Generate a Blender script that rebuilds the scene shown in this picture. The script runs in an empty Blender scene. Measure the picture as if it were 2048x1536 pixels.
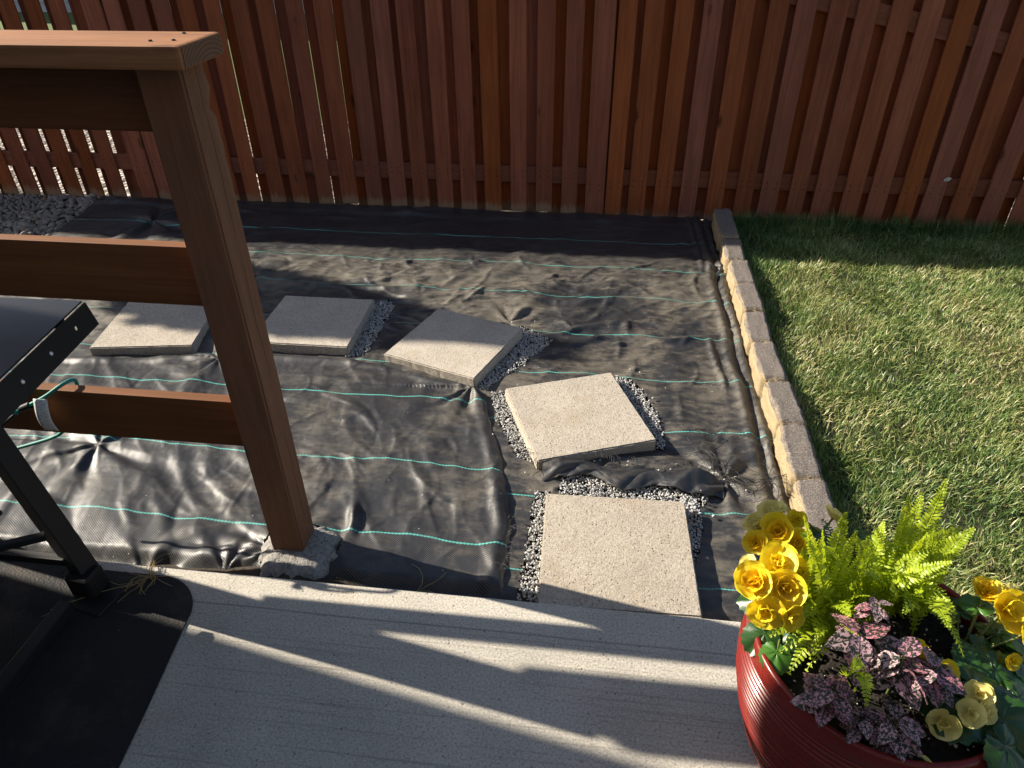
import bpy, bmesh, math, random
import numpy as np
from mathutils import Vector, Matrix

random.seed(7)
RNG = np.random.default_rng(11)
sc = bpy.context.scene
COL = sc.collection
R = math.radians

# ------------------------------------------------------------------ camera
F_PX, PITCH, ROLL, YAW, CAM_H = 1421.0, R(34.578), R(-0.645), R(7.4), 1.464
def _cam_axes():
    cp, sp = math.cos(PITCH), math.sin(PITCH)
    fw = np.array([0, cp, -sp]); rt = np.array([1.0, 0, 0]); up = np.array([0, sp, cp])
    c, s = math.cos(ROLL), math.sin(ROLL)
    r2, u2 = c * rt + s * up, -s * rt + c * up
    c, s = math.cos(YAW), math.sin(YAW)
    Rz = np.array([[c, -s, 0], [s, c, 0], [0, 0, 1]])
    return Rz @ r2, Rz @ u2, Rz @ fw
_r, _u, _f = _cam_axes()
cd = bpy.data.cameras.new('camera')
cam = bpy.data.objects.new('camera', cd)
COL.objects.link(cam)
cd.sensor_width = 36.0
cd.lens = F_PX / 2048 * 36.0
cd.clip_start, cd.clip_end = 0.05, 400
cam.matrix_world = Matrix(((_r[0], _u[0], -_f[0], 0), (_r[1], _u[1], -_f[1], 0), (_r[2], _u[2], -_f[2], CAM_H), (0, 0, 0, 1)))
sc.camera = cam

# ------------------------------------------------------------------ light
SUN_DIR = Vector((1.0, -0.183, -1 / 1.78)).normalized()
EL = math.asin(-SUN_DIR.z)
world = bpy.data.worlds.new("World"); sc.world = world; world.use_nodes = True
_n = world.node_tree.nodes
_sky = _n.new('ShaderNodeTexSky'); _sky.sky_type = 'NISHITA'; _sky.sun_disc = False
_sky.sun_elevation = EL; _sky.sun_rotation = math.atan2(-SUN_DIR.x, -SUN_DIR.y)
world.node_tree.links.new(_sky.outputs[0], _n['Background'].inputs[0])
_n['Background'].inputs[1].default_value = 0.066
sl = bpy.data.lights.new('sun', 'SUN'); sl.energy = 5.0; sl.angle = R(0.53); sl.color = (1.0, 0.90, 0.75)
so = bpy.data.objects.new('sun', sl); COL.objects.link(so)
so.rotation_euler = SUN_DIR.to_track_quat('-Z', 'Y').to_euler(); so.location = (-6, 3, 5)
sc.view_settings.view_transform = 'Standard'; sc.view_settings.look = 'None'
sc.view_settings.gamma = 1.0; sc.view_settings.exposure = 1.28
sc.view_settings.use_curve_mapping = False
sc.cycles.max_bounces = 8

# ------------------------------------------------------------------ numeric helpers
_perm = np.random.default_rng(3).permutation(512).astype(np.int64)
_perm = np.concatenate([_perm, _perm, _perm])
def gnoise(x, y, seed=0):
    x = np.asarray(x, float) + seed * 17.31; y = np.asarray(y, float) + seed * 5.77
    xi = np.floor(x).astype(np.int64); yi = np.floor(y).astype(np.int64)
    xf, yf = x - xi, y - yi
    xi &= 511; yi &= 511
    def g(ix, iy, dx, dy):
        h = _perm[(_perm[ix & 511] + iy) % 1536] * (2 * math.pi / 512)
        return np.cos(h) * dx + np.sin(h) * dy
    u = xf ** 3 * (xf * (xf * 6 - 15) + 10); v = yf ** 3 * (yf * (yf * 6 - 15) + 10)
    a = g(xi, yi, xf, yf); b = g(xi + 1, yi, xf - 1, yf)
    c = g(xi, yi + 1, xf, yf - 1); d = g(xi + 1, yi + 1, xf - 1, yf - 1)
    return ((a + u * (b - a)) * (1 - v) + (c + u * (d - c)) * v) * 1.5
def fbm(x, y, o=4, seed=0):
    t = 0; a = 1.0; s = 0
    for i in range(o):
        t = t + a * gnoise(x * 2 ** i, y * 2 ** i, seed + i); s += a; a *= .5
    return t / s
def ridged(x, y, o=2, seed=0):
    t = 0; a = 1.0; s = 0
    for i in range(o):
        t = t + a * (1 - np.abs(gnoise(x * 1.9 ** i, y * 1.9 ** i, seed + 3 * i)) * 1.6); s += a; a *= .5
    return t / s
def sstep(a, b, x):
    t = np.clip((x - a) / (b - a), 0, 1); return t * t * (3 - 2 * t)
def in_poly(px, py, poly):
    ins = np.zeros(np.shape(px), bool); n = len(poly)
    for i in range(n):
        x1, y1 = poly[i]; x2, y2 = poly[(i + 1) % n]
        c = ((y1 > py) != (y2 > py)) & (px < (x2 - x1) * (py - y1) / ((y2 - y1) or 1e-9) + x1)
        ins ^= c
    return ins

# ------------------------------------------------------------------ object helpers
def link(name, mesh, m=None, parent=None, loc=None, rot=None):
    o = bpy.data.objects.new(name, mesh); COL.objects.link(o)
    if m is not None and mesh is not None and not mesh.materials: mesh.materials.append(m)
    if parent is not None: o.parent = parent
    if loc is not None: o.location = loc
    if rot is not None: o.rotation_euler = rot
    return o
def empty(name, loc=(0, 0, 0), rz=0):
    o = bpy.data.objects.new(name, None); COL.objects.link(o); o.location = loc; o.rotation_euler = (0, 0, rz)
    o.empty_display_size = .1
    return o
def tag(o, label=None, cat=None, group=None, kind=None):
    if label: o['label'] = label
    if cat: o['category'] = cat
    if group: o['group'] = group
    if kind: o['kind'] = kind
    return o
def np_mesh(name, v, faces, smooth=True, uv=None, col=None):
    """faces: (M,k) int array with equal k"""
    v = np.asarray(v, np.float32); faces = np.asarray(faces, np.int32); k = faces.shape[1]
    me = bpy.data.meshes.new(name)
    me.vertices.add(len(v)); me.vertices.foreach_set('co', v.ravel())
    me.loops.add(faces.size); me.loops.foreach_set('vertex_index', faces.ravel())
    me.polygons.add(len(faces)); me.polygons.foreach_set('loop_start', np.arange(0, faces.size, k, dtype=np.int32))
    me.polygons.foreach_set('use_smooth', np.full(len(faces), smooth))
    if uv is not None:
        l = me.uv_layers.new(name='UVMap'); l.data.foreach_set('uv', np.asarray(uv, np.float32)[faces.ravel()].ravel())
    if col is not None:
        a = me.attributes.new('tint', 'FLOAT', 'POINT'); a.data.foreach_set('value', np.asarray(col, np.float32))
    me.update(calc_edges=True); me.validate()
    return me
def bm_mesh(name, bm, smooth=False):
    me = bpy.data.meshes.new(name); bm.to_mesh(me); bm.free()
    if smooth:
        me.polygons.foreach_set('use_smooth', np.full(len(me.polygons), True))
    return me
def box_mesh(name, lo, hi, bev=0.0, seg=1):
    bm = bmesh.new(); bmesh.ops.create_cube(bm, size=1)
    for v in bm.verts:
        v.co = Vector([lo[i] + (v.co[i] + .5) * (hi[i] - lo[i]) for i in range(3)])
    if bev: bmesh.ops.bevel(bm, geom=bm.edges[:], offset=bev, segments=seg, affect='EDGES', profile=.6)
    return bm_mesh(name, bm)
def tube_np(path, rad, sides=8, cap=True):
    P = np.asarray(path, float); n = len(P); rad = np.broadcast_to(np.asarray(rad, float), (n,))
    T = np.gradient(P, axis=0); T /= np.linalg.norm(T, axis=1)[:, None] + 1e-12
    up = np.array([0, 0, 1.0]) if abs(T[0][2]) < .9 else np.array([1.0, 0, 0])
    V = []
    A = np.cross(T[0], up); A /= np.linalg.norm(A)
    for i in range(n):
        A = A - T[i] * (A @ T[i]); A /= np.linalg.norm(A) + 1e-12; B = np.cross(T[i], A)
        a = np.arange(sides) * 2 * math.pi / sides
        V.append(P[i] + rad[i] * (np.cos(a)[:, None] * A + np.sin(a)[:, None] * B))
    V = np.concatenate(V); Fq = []
    for i in range(n - 1):
        for j in range(sides):
            k = (j + 1) % sides; Fq.append((i * sides + j, i * sides + k, (i + 1) * sides + k, (i + 1) * sides + j))
    return V, np.array(Fq)
def tube(name, path, rad, m, parent=None, sides=8):
    V, Fq = tube_np(path, rad, sides); return link(name, np_mesh(name, V, Fq), m, parent)
def tubes(name, paths, rad, m, parent=None, sides=4):
    Vs, Fs, o = [], [], 0
    for p in paths:
        V, Fq = tube_np(p, rad, sides); Vs.append(V); Fs.append(Fq + o); o += len(V)
    return link(name, np_mesh(name, np.concatenate(Vs), np.concatenate(Fs)), m, parent)
def grid_faces(nu, nv):
    i = np.arange(nu * nv).reshape(nv, nu)
    return np.stack([i[:-1, :-1], i[:-1, 1:], i[1:, 1:], i[1:, :-1]], -1).reshape(-1, 4)
def lathe(name, prof, seg, m, parent=None, loc=None):
    prof = np.asarray(prof, float); a = np.arange(seg) * 2 * math.pi / seg
    V = np.stack([prof[:, 0][:, None] * np.cos(a), prof[:, 0][:, None] * np.sin(a), np.repeat(prof[:, 1][:, None], seg, 1)], -1).reshape(-1, 3)
    n = len(prof); i = np.arange(n * seg).reshape(n, seg); j = np.roll(i, -1, 1)
    Fq = np.stack([i[:-1], j[:-1], j[1:], i[1:]], -1).reshape(-1, 4)
    return link(name, np_mesh(name, V, Fq), m, parent, loc)

# ------------------------------------------------------------------ material helpers
class NT:
    def __init__(s, name):
        s.m = bpy.data.materials.new(name); s.m.use_nodes = True; s.t = s.m.node_tree; s.n = s.t.nodes
        s.b = s.n['Principled BSDF']; s.out = s.n['Material Output']
    def new(s, ty, **kw):
        n = s.n.new(ty)
        for k, v in kw.items(): setattr(n, k, v)
        return n
    def set(s, sock, val):
        if hasattr(val, 'is_output') or isinstance(val, bpy.types.NodeSocket): s.t.links.new(val, sock)
        elif isinstance(val, (tuple, list)) and sock.type == 'RGBA' and len(val) == 3: sock.default_value = (*val, 1)
        else: sock.default_value = val
    def math(s, op, a, b=0.0, c=0.0, clamp=False):
        n = s.new('ShaderNodeMath', operation=op, use_clamp=clamp)
        s.set(n.inputs[0], a); s.set(n.inputs[1], b); s.set(n.inputs[2], c); return n.outputs[0]
    def vmath(s, op, a, b=(0, 0, 0)):
        n = s.new('ShaderNodeVectorMath', operation=op); s.set(n.inputs[0], a); s.set(n.inputs[1], b); return n.outputs[0]
    def coord(s, which='Object', scale=(1, 1, 1), rnd=False):
        c = s.new('ShaderNodeTexCoord').outputs[which]
        if rnd:
            r = s.new('ShaderNodeObjectInfo').outputs['Random']
            k = s.new('ShaderNodeCombineXYZ'); 
            for i, f in enumerate((37.0, 91.0, 53.0)): s.set(k.inputs[i], s.math('MULTIPLY', r, f))
            c = s.vmath('ADD', c, k.outputs[0])
        if scale != (1, 1, 1): c = s.vmath('MULTIPLY', c, scale)
        return c
    def noise(s, vec, scale, detail=3, rough=.5, dist=0.0):
        n = s.new('ShaderNodeTexNoise'); s.set(n.inputs['Vector'], vec); n.inputs['Scale'].default_value = scale
        n.inputs['Detail'].default_value = detail; n.inputs['Roughness'].default_value = rough; n.inputs['Distortion'].default_value = dist
        return n.outputs[0]
    def voro(s, vec, scale, out='Distance', feature='F1', rand=1.0):
        n = s.new('ShaderNodeTexVoronoi', feature=feature); s.set(n.inputs['Vector'], vec); n.inputs['Scale'].default_value = scale
        n.inputs['Randomness'].default_value = rand; return n.outputs[out]
    def ramp(s, fac, stops, interp='LINEAR'):
        n = s.new('ShaderNodeValToRGB'); e = n.color_ramp.elements; n.color_ramp.interpolation = interp
        while len(e) < len(stops): e.new(.5)
        for i, (p, c) in enumerate(stops):
            e[i].position = p; e[i].color = (*c, 1) if len(c) == 3 else c
        s.set(n.inputs[0], fac); return n.outputs[0]
    def step(s, x, a, b):
        n = s.new('ShaderNodeMapRange', interpolation_type='SMOOTHSTEP'); s.set(n.inputs[0], x); n.inputs[1].default_value = a; n.inputs[2].default_value = b
        return n.outputs[0]
    def mix(s, fac, a, b, mode='MIX'):
        n = s.new('ShaderNodeMix', data_type='RGBA', blend_type=mode); s.set(n.inputs['Factor'], fac)
        s.set(n.inputs['A'], a); s.set(n.inputs['B'], b)
        return n.outputs['Result']
    def mixf(s, fac, a, b):
        n = s.new('ShaderNodeMix', data_type='FLOAT'); s.set(n.inputs[0], fac); s.set(n.inputs[2], a); s.set(n.inputs[3], b); return n.outputs[0]
    def sep(s, v):
        n = s.new('ShaderNodeSeparateXYZ'); s.set(n.inputs[0], v); return n.outputs
    def bump(s, h, strength=.5, dist=.002, normal=None):
        n = s.new('ShaderNodeBump'); n.inputs['Strength'].default_value = strength; n.inputs['Distance'].default_value = dist
        s.set(n.inputs['Height'], h)
        if normal is not None: s.set(n.inputs['Normal'], normal)
        return n.outputs[0]
    def fin(s, color=None, rough=None, normal=None, **kw):
        if color is not None: s.set(s.b.inputs['Base Color'], color)
        if rough is not None: s.set(s.b.inputs['Roughness'], rough)
        if normal is not None: s.set(s.b.inputs['Normal'], normal)
        for k, v in kw.items(): s.set(s.b.inputs[k], v)
        return s.m
    def translucent(s, color, fac):
        t = s.new('ShaderNodeBsdfTranslucent'); s.set(t.inputs[0], color)
        mx = s.new('ShaderNodeMixShader'); s.set(mx.inputs[0], fac)
        s.t.links.new(s.b.outputs[0], mx.inputs[1]); s.t.links.new(t.outputs[0], mx.inputs[2]); s.t.links.new(mx.outputs[0], s.out.inputs[0])

def plain(name, col, rough=.6, metal=0.0, var=.15, scale=40):
    t = NT(name); c = t.coord('Object'); n = t.noise(c, scale, 4, .6)
    k = t.ramp(n, [(.3, tuple(x * (1 - var) for x in col)), (.7, tuple(min(1, x * (1 + var)) for x in col))])
    return t.fin(k, rough, t.bump(n, .15, .001), Metallic=metal)

def wood(name, dark, light, axis=2, weather=None, rough=.7, crack=None, nails=None, gloss=.3, knot=.5):
    t = NT(name); base = t.coord('Object'); c = t.coord('Object', rnd=True)
    sc_ = [45, 45, 45]; sc_[axis] = 1.6
    g = t.noise(t.vmath('MULTIPLY', c, tuple(sc_)), 1.0, 5, .62, 1.2)
    fine = t.noise(t.vmath('MULTIPLY', c, tuple(x * 4.2 for x in sc_)), 1.0, 3, .6)
    rnd = t.new('ShaderNodeObjectInfo').outputs['Random']
    col = t.ramp(g, [(.28, dark), (.72, light)])
    col = t.mix(t.math('MULTIPLY', t.step(fine, .45, .7), .22), col, tuple(x * .6 for x in dark))
    # broad stain unevenness and sawmill chatter
    blot = t.noise(t.vmath('MULTIPLY', c, tuple(3.5 if i == axis else 9 for i in range(3))), 1.0, 3, .6)
    col = t.mix(.55, col, t.ramp(blot, [(.25, (.38, .36, .36)), (.75, (.64, .60, .58))]), 'OVERLAY')
    ks = [9.0, 9.0, 9.0]; ks[axis] = 3.4
    vv = t.vmath('MULTIPLY', c, tuple(ks))
    kd = t.voro(vv, 1.0); kc = t.sep(t.voro(vv, 1.0, 'Color'))[0]
    wob = t.noise(c, 60, 2)
    kdw = t.math('ADD', kd, t.math('MULTIPLY', t.math('SUBTRACT', wob, .5), .08))
    km = t.math('MULTIPLY', t.math('SUBTRACT', 1.0, t.step(kdw, .06, .17)), t.math('GREATER_THAN', kc, 1 - knot))
    ring = t.math('MULTIPLY_ADD', t.math('SINE', t.math('MULTIPLY', kdw, 90.0)), .25, .75)
    col = t.mix(km, col, t.mix(ring, tuple(x * .28 for x in dark), tuple(x * .6 for x in dark)))
    hv = t.new('ShaderNodeHueSaturation'); t.set(hv.inputs['Color'], col)
    r2 = t.math('FRACT', t.math('MULTIPLY', rnd, 7.31))
    t.set(hv.inputs['Value'], t.math('MULTIPLY_ADD', rnd, .42, .80)); t.set(hv.inputs['Hue'], t.math('MULTIPLY_ADD', r2, .010, .497))
    t.set(hv.inputs['Saturation'], t.math('MULTIPLY_ADD', r2, .2, .88))
    col = hv.outputs[0]
    if weather:
        z = t.sep(base)[2]
        wz = t.math('ADD', z, t.math('MULTIPLY', t.math('SUBTRACT', t.noise(t.vmath('MULTIPLY', c, (60, 60, 6)), 1.0, 3), .5), .09))
        col = t.mix(t.math('MULTIPLY', t.math('SUBTRACT', 1.0, t.step(wz, .02, .065)), .85), col, weather)
    hh = t.math('ADD', t.math('ADD', t.math('MULTIPLY', g, .6), t.math('MULTIPLY', fine, .5)), t.math('MULTIPLY', km, -.4))
    if nails:
        s4 = t.sep(base); dx_ = t.math('ABSOLUTE', t.math('SUBTRACT', t.math('ABSOLUTE', s4[0]), .024)); nm = None
        for zn in nails:
            dd = t.math('SQRT', t.math('ADD', t.math('POWER', dx_, 2.0), t.math('POWER', t.math('SUBTRACT', s4[2], zn), 2.0)))
            k_ = t.math('SUBTRACT', 1.0, t.step(dd, .0025, .0045)); nm = k_ if nm is None else t.math('MAXIMUM', nm, k_)
        col = t.mix(t.math('MULTIPLY', nm, .85), col, (.02, .014, .012))
    if crack:
        x0, wv, axn = crack
        s3 = t.sep(base)
        ln = t.math('ADD', s3[axn], t.math('MULTIPLY', t.math('SUBTRACT', t.noise(t.vmath('MULTIPLY', base, (0, 0, 5)), 1.0, 3), .5), .03))
        d = t.math('ABSOLUTE', t.math('SUBTRACT', ln, x0))
        cm = t.math('MULTIPLY', t.math('SUBTRACT', 1.0, t.step(d, wv * .4, wv)), t.step(t.noise(t.vmath('MULTIPLY', base, (0, 0, 3.1)), 1.0, 1), .40, .5))
        col = t.mix(t.math('MULTIPLY', cm, .8), col, tuple(x * .12 for x in dark)); hh = t.math('SUBTRACT', hh, t.math('MULTIPLY', cm, 2.5))
    return t.fin(col, t.math('MULTIPLY_ADD', g, .2, rough - .1), t.bump(hh, .45, .0016), **{'Specular IOR Level': gloss})

def concrete(name, col, dark, pit=.5, grain=420, broom=None, stain=None, bumpd=.0012, vary=False):
    t = NT(name); c = t.coord('Object'); cr = t.coord('Object', rnd=True)
    a = t.noise(cr, 5, 4, .6); f = t.noise(cr, grain, 3, .7); m = t.noise(cr, 60, 4, .65)
    k = t.ramp(a, [(.3, tuple(x * .86 for x in col)), (.7, tuple(x * 1.1 for x in col))])
    k = t.mix(t.math('MULTIPLY', t.step(f, .48, .68), .75), k, tuple(x * .5 for x in col))
    k = t.mix(t.math('MULTIPLY', t.step(f, .5, .3), .45), k, tuple(min(1, x * 1.5) for x in col))
    k = t.mix(t.math('MULTIPLY', t.step(m, .55, .75), .3), k, dark)
    pv = t.voro(cr, 95); pc = t.sep(t.voro(cr, 95, 'Color'))[1]
    pm = t.math('MULTIPLY', t.math('SUBTRACT', 1.0, t.step(pv, .12, .25)), t.math('GREATER_THAN', pc, 1 - .28 * pit))
    k = t.mix(t.math('MULTIPLY', pm, .75), k, tuple(x * .3 for x in dark))
    if vary:
        rn = t.new('ShaderNodeObjectInfo').outputs['Random']
        hv = t.new('ShaderNodeHueSaturation'); t.set(hv.inputs['Color'], k); t.set(hv.inputs['Value'], t.math('MULTIPLY_ADD', rn, .16, .92)); t.set(hv.inputs['Saturation'], t.math('MULTIPLY_ADD', rn, -.3, 1.12)); k = hv.outputs[0]
        k = t.mix(t.math('MULTIPLY', t.step(t.noise(cr, 7.5, 5, .65, .5), .52, .72), .42), k, (.30, .235, .16))
        k = t.mix(t.math('MULTIPLY', t.step(t.noise(cr, 10.5, 5, .7, .5), .60, .76), .5), k, (.56, .535, .49))
    h = t.math('ADD', t.math('MULTIPLY', f, .8), t.math('SUBTRACT', t.math('MULTIPLY', m, .6), t.math('MULTIPLY', pm, 1.2)))
    if broom:
        yb = broom
        s3 = t.sep(c)
        mask = t.step(t.math('ADD', s3[1], t.math('MULTIPLY', t.noise(c, 3, 2), .012)), yb + .008, yb - .002)
        bl = t.noise(t.vmath('MULTIPLY', c, (2.2, 420, 1)), 1.0, 3, .65)
        b2 = t.noise(t.vmath('MULTIPLY', c, (1.1, 110, 1)), 1.0, 3, .7)
        h = t.math('ADD', h, t.math('MULTIPLY', mask, t.math('ADD', t.math('MULTIPLY', bl, 1.2), b2)))
        ln = t.math('MULTIPLY', mask, t.step(b2, .54, .70))
        k = t.mix(t.math('MULTIPLY', ln, .45), k, tuple(x * .6 for x in dark))
        gl = t.math('ABSOLUTE', t.math('SUBTRACT', t.math('ADD', s3[1], t.math('MULTIPLY', t.noise(c, 3, 2), .012)), yb + .006))
        k = t.mix(t.math('MULTIPLY', t.math('SUBTRACT', 1.0, t.step(gl, .0005, .004)), .5), k, tuple(x * .4 for x in dark))
        st = t.step(t.noise(c, 2.3, 5, .6), .58, .75)
        k = t.mix(t.math('MULTIPLY', st, .4), k, (.40, .26, .13))
        sp = t.voro(c, 2.6); spc = t.sep(t.voro(c, 2.6, 'Color'))[0]
        spm = t.math('MULTIPLY', t.math('SUBTRACT', 1.0, t.step(t.math('ADD', sp, t.math('MULTIPLY', m, .02)), .022, .04)), t.math('GREATER_THAN', spc, .45))
        k = t.mix(t.math('MULTIPLY', spm, .8), k, (.05, .045, .04))
    return t.fin(k, .88, t.bump(h, .6, bumpd), **{'Specular IOR Level': .25})

def fabric(name, dust_lo, dust_hi, stripe_half, dust_gain=1.0, shade_y=None):
    t = NT(name); c = t.coord('Object'); uv = t.coord('UV'); s = t.sep(uv)
    # teal tracer yarns sit on whole numbers of v, u runs in metres
    fr = t.math('ABSOLUTE', t.math('SUBTRACT', t.math('FRACT', t.math('ADD', s[1], .5)), .5))
    zig = t.math('PINGPONG', t.math('MULTIPLY', s[0], 95.0), .5)
    yarn = t.math('SUBTRACT', 1.0, t.step(t.math('ADD', fr, t.math('MULTIPLY', zig, stripe_half * 1.3)), stripe_half * .85, stripe_half * 1.15))
    dn = t.noise(c, 2.0, 6, .68, .8); df = t.noise(t.vmath('MULTIPLY', c, (14, 34, 20)), 1.0, 5, .75); dff = t.noise(c, 200, 3, .7)
    dust = t.step(t.math('ADD', dn, t.math('MULTIPLY', t.math('SUBTRACT', df, .5), .7)), dust_lo, dust_hi)
    if shade_y:  # dust thinned past this y, painting the fence's shade into the colour
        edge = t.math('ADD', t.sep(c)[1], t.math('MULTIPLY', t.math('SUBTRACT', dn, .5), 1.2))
        dust = t.math('MULTIPLY', dust, t.math('MULTIPLY_ADD', t.step(edge, shade_y + .25, shade_y - .25), .85, .15))
    dust = t.math('MULTIPLY', dust, t.step(dff, .22, .52), 0, True)
    dust = t.math('MULTIPLY', dust, dust_gain, 0, True)
    dcol = t.mix(t.noise(c, 5, 3), (.19, .165, .128), (.235, .226, .205))
    yy = t.math('MULTIPLY', s[1], .31)
    warp = t.math('SINE', t.math('MULTIPLY', t.math('ADD', s[0], t.math('MULTIPLY', yy, .35)), 1150.0))
    weft = t.math('SINE', t.math('MULTIPLY', t.math('SUBTRACT', yy, t.math('MULTIPLY', s[0], .35)), 1150.0))
    wv = t.math('MULTIPLY', warp, weft); wm = t.step(wv, -.25, .35)
    basec = t.mix(wm, (.008, .0085, .010), (.044, .045, .049))
    col = t.mix(dust, basec, t.mix(t.math('MULTIPLY', wm, .5), tuple(x * .55 for x in (.15, .125, .09)), dcol))
    col = t.mix(t.math('MULTIPLY', yarn, t.math('MULTIPLY_ADD', dust, -.5, 1.0)), col, (.085, .36, .32))
    fl = t.voro(c, 42); fc = t.sep(t.voro(c, 42, 'Color'))[0]
    fm = t.math('MULTIPLY', t.math('SUBTRACT', 1.0, t.step(fl, .05, .09)), t.math('GREATER_THAN', fc, .9))
    col = t.mix(fm, col, (.45, .43, .40))
    rg = t.math('ADD', t.math('MULTIPLY_ADD', dust, .32, .42), t.math('MULTIPLY', t.math('SUBTRACT', wm, .5), -.12))
    h = t.math('ADD', t.math('MULTIPLY', wv, .30), t.math('ADD', t.math('MULTIPLY', dff, .5), t.math('MULTIPLY', df, 1.0)))
    return t.fin(col, rg, t.bump(h, .55, .0013), **{'Specular IOR Level': t.math('MULTIPLY_ADD', wm, .5, .35)})

def leafmat(name, c1, c2, trans=.35, rough=.45, scale=30, tcol=None, vein=None):
    t = NT(name); c = t.coord('Object', rnd=True); n = t.noise(c, scale, 4, .6)
    k = t.ramp(n, [(.3, c1), (.7, c2)])
    t.fin(k, rough, t.bump(t.noise(c, scale * 4, 2), .25, .0006))
    t.translucent(tcol if tcol else k, trans); return t.m

# ------------------------------------------------------------------ materials
M = {}
M['fence'] = wood('fence stain', (.185, .054, .026), (.30, .094, .046), 2, weather=(.30, .20, .13), gloss=.12, nails=(.205, .235), knot=.6)
M['fence_x'] = wood('fence rail stain', (.185, .057, .029), (.285, .095, .048), 0, gloss=.12)
M['post'] = wood('post stain', (.115, .058, .027), (.17, .088, .042), 2, crack=(1.300, .0022, 1), gloss=.15)
M['rail'] = wood('railing stain', (.115, .046, .020), (.175, .072, .032), 0, gloss=.2)
M['cap'] = wood('cap rail stain', (.20, .085, .035), (.33, .155, .068), 0, gloss=.2)
M['paver'] = concrete('paver concrete', (.40, .355, .295), (.24, .205, .165), 1.2, 200, bumpd=.0036, vary=True)
M['patio'] = concrete('patio concrete', (.46, .43, .375), (.27, .245, .205), .25, 190, broom=1.047, bumpd=.003)
M['footing'] = concrete('footing concrete', (.27, .258, .24), (.06, .052, .045), 2.4, 120, bumpd=.008)
t = NT('marble chip'); k = t.ramp(t.noise(t.coord('Object'), 55, 3, .7), [(.3, (.27, .27, .27)), (.7, (.58, .575, .555))]); M['chip'] = t.fin(k, .75)
t = NT('river stone'); rr = t.new('ShaderNodeObjectInfo').outputs['Random']; nn = t.noise(t.coord('Object', rnd=True), 90, 4, .65)
k = t.mix(t.math('MULTIPLY', nn, .6), t.ramp(rr, [(0, (.14, .12, .105)), (.5, (.21, .185, .16)), (1, (.30, .265, .235))]), (.28, .25, .22)); M['stone'] = t.fin(k, .8, t.bump(nn, .4, .002))
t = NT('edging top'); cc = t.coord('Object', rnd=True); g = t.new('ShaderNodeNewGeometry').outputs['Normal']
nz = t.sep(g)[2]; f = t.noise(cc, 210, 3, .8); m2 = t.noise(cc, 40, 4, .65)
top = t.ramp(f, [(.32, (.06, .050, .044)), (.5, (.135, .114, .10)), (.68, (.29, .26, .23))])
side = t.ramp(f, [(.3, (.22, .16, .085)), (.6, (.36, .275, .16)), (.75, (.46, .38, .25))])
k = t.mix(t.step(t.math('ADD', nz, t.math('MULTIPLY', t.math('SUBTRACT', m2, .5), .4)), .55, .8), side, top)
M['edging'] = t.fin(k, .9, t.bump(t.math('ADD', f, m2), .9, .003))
M['soil'] = NT('soil'); t = M['soil']; cc = t.coord('Object'); f = t.noise(cc, 60, 6, .75); k = t.ramp(f, [(.3, (.018, .013, .009)), (.7, (.085, .062, .042))]); M['soil'] = t.fin(k, .95, t.bump(f, 1, .012))
t = NT('lawn soil'); cc = t.coord('Object'); f = t.noise(cc, 50, 6, .75); k = t.ramp(f, [(.3, (.012, .014, .006)), (.7, (.055, .06, .022))]); M['lawn'] = t.fin(k, .95, t.bump(f, 1, .01))
t = NT('grass blade'); ti = t.new('ShaderNodeAttribute', attribute_name='tint').outputs['Fac']
k = t.ramp(ti, [(0, (.026, .075, .018)), (.35, (.075, .155, .036)), (.62, (.19, .265, .070)), (.85, (.36, .37, .13)), (1, (.56, .48, .27))]); t.fin(k, .42, None, **{'Specular IOR Level': .45}); t.translucent(k, .32); M['grass'] = t.m
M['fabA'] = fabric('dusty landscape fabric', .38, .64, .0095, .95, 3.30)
M['fabB'] = fabric('clean landscape fabric', .42, .78, .0095, .7)
M['thread'] = plain('black thread', (.012, .012, .013), .5)
M['black'] = plain('black powder coat', (.010, .010, .011), .55, 0, .2, 200); M['black'].node_tree.nodes['Principled BSDF'].inputs['Specular IOR Level'].default_value = .3
M['shelf'] = plain('black shelf enamel', (.014, .015, .018), .33, 0, .2, 90)
t = NT('rubber mat'); cc = t.coord('Object'); f = t.voro(cc, 170); d = t.noise(cc, 6, 5, .65)
k = t.mix(t.math('MULTIPLY', t.step(d, .5, .72), .5), (.018, .018, .019), (.075, .062, .048)); fl = t.noise(cc, 150, 2); k = t.mix(t.math('MULTIPLY', t.step(fl, .72, .78), .5), k, (.2, .17, .13))
M['mat'] = t.fin(k, .7, t.bump(f, .7, .0015), **{'Specular IOR Level': .2})
t = NT('red glaze'); cc = t.coord('Object'); f = t.noise(cc, 420, 2, .6); d = t.noise(cc, 7, 3)
k = t.mix(t.step(f, .56, .66), t.ramp(d, [(.3, (.13, .010, .008)), (.7, (.18, .016, .010))]), (.045, .006, .006)); M['glaze'] = t.fin(k, .30, t.bump(f, .12, .0006), **{'Specular IOR Level': .3, 'Coat Weight': .15, 'Coat Roughness': .08})
t = NT('potting soil'); cc = t.coord('Object'); f = t.noise(cc, 130, 5, .8); k = t.ramp(f, [(.35, (.006, .005, .004)), (.7, (.035, .025, .018))]); M['potsoil'] = t.fin(k, .95, t.bump(f, 1, .006))
M['perlite'] = plain('perlite', (.62, .60, .56), .9)
M['fern'] = leafmat('fern leaf', (.28, .40, .016), (.46, .56, .032), .45, .4, 25, (.50, .58, .02))
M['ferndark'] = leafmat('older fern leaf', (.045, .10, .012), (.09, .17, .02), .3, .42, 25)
M['rachis'] = plain('fern rachis', (.09, .09, .02), .5)
M['petal'] = leafmat('yellow petal', (.80, .63, .022), (.86, .72, .05), .38, .5, 3, (.88, .68, .02))
M['petalpale'] = leafmat('pale yellow petal', (.78, .68, .20), (.84, .76, .34), .38, .5, 3)
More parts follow.
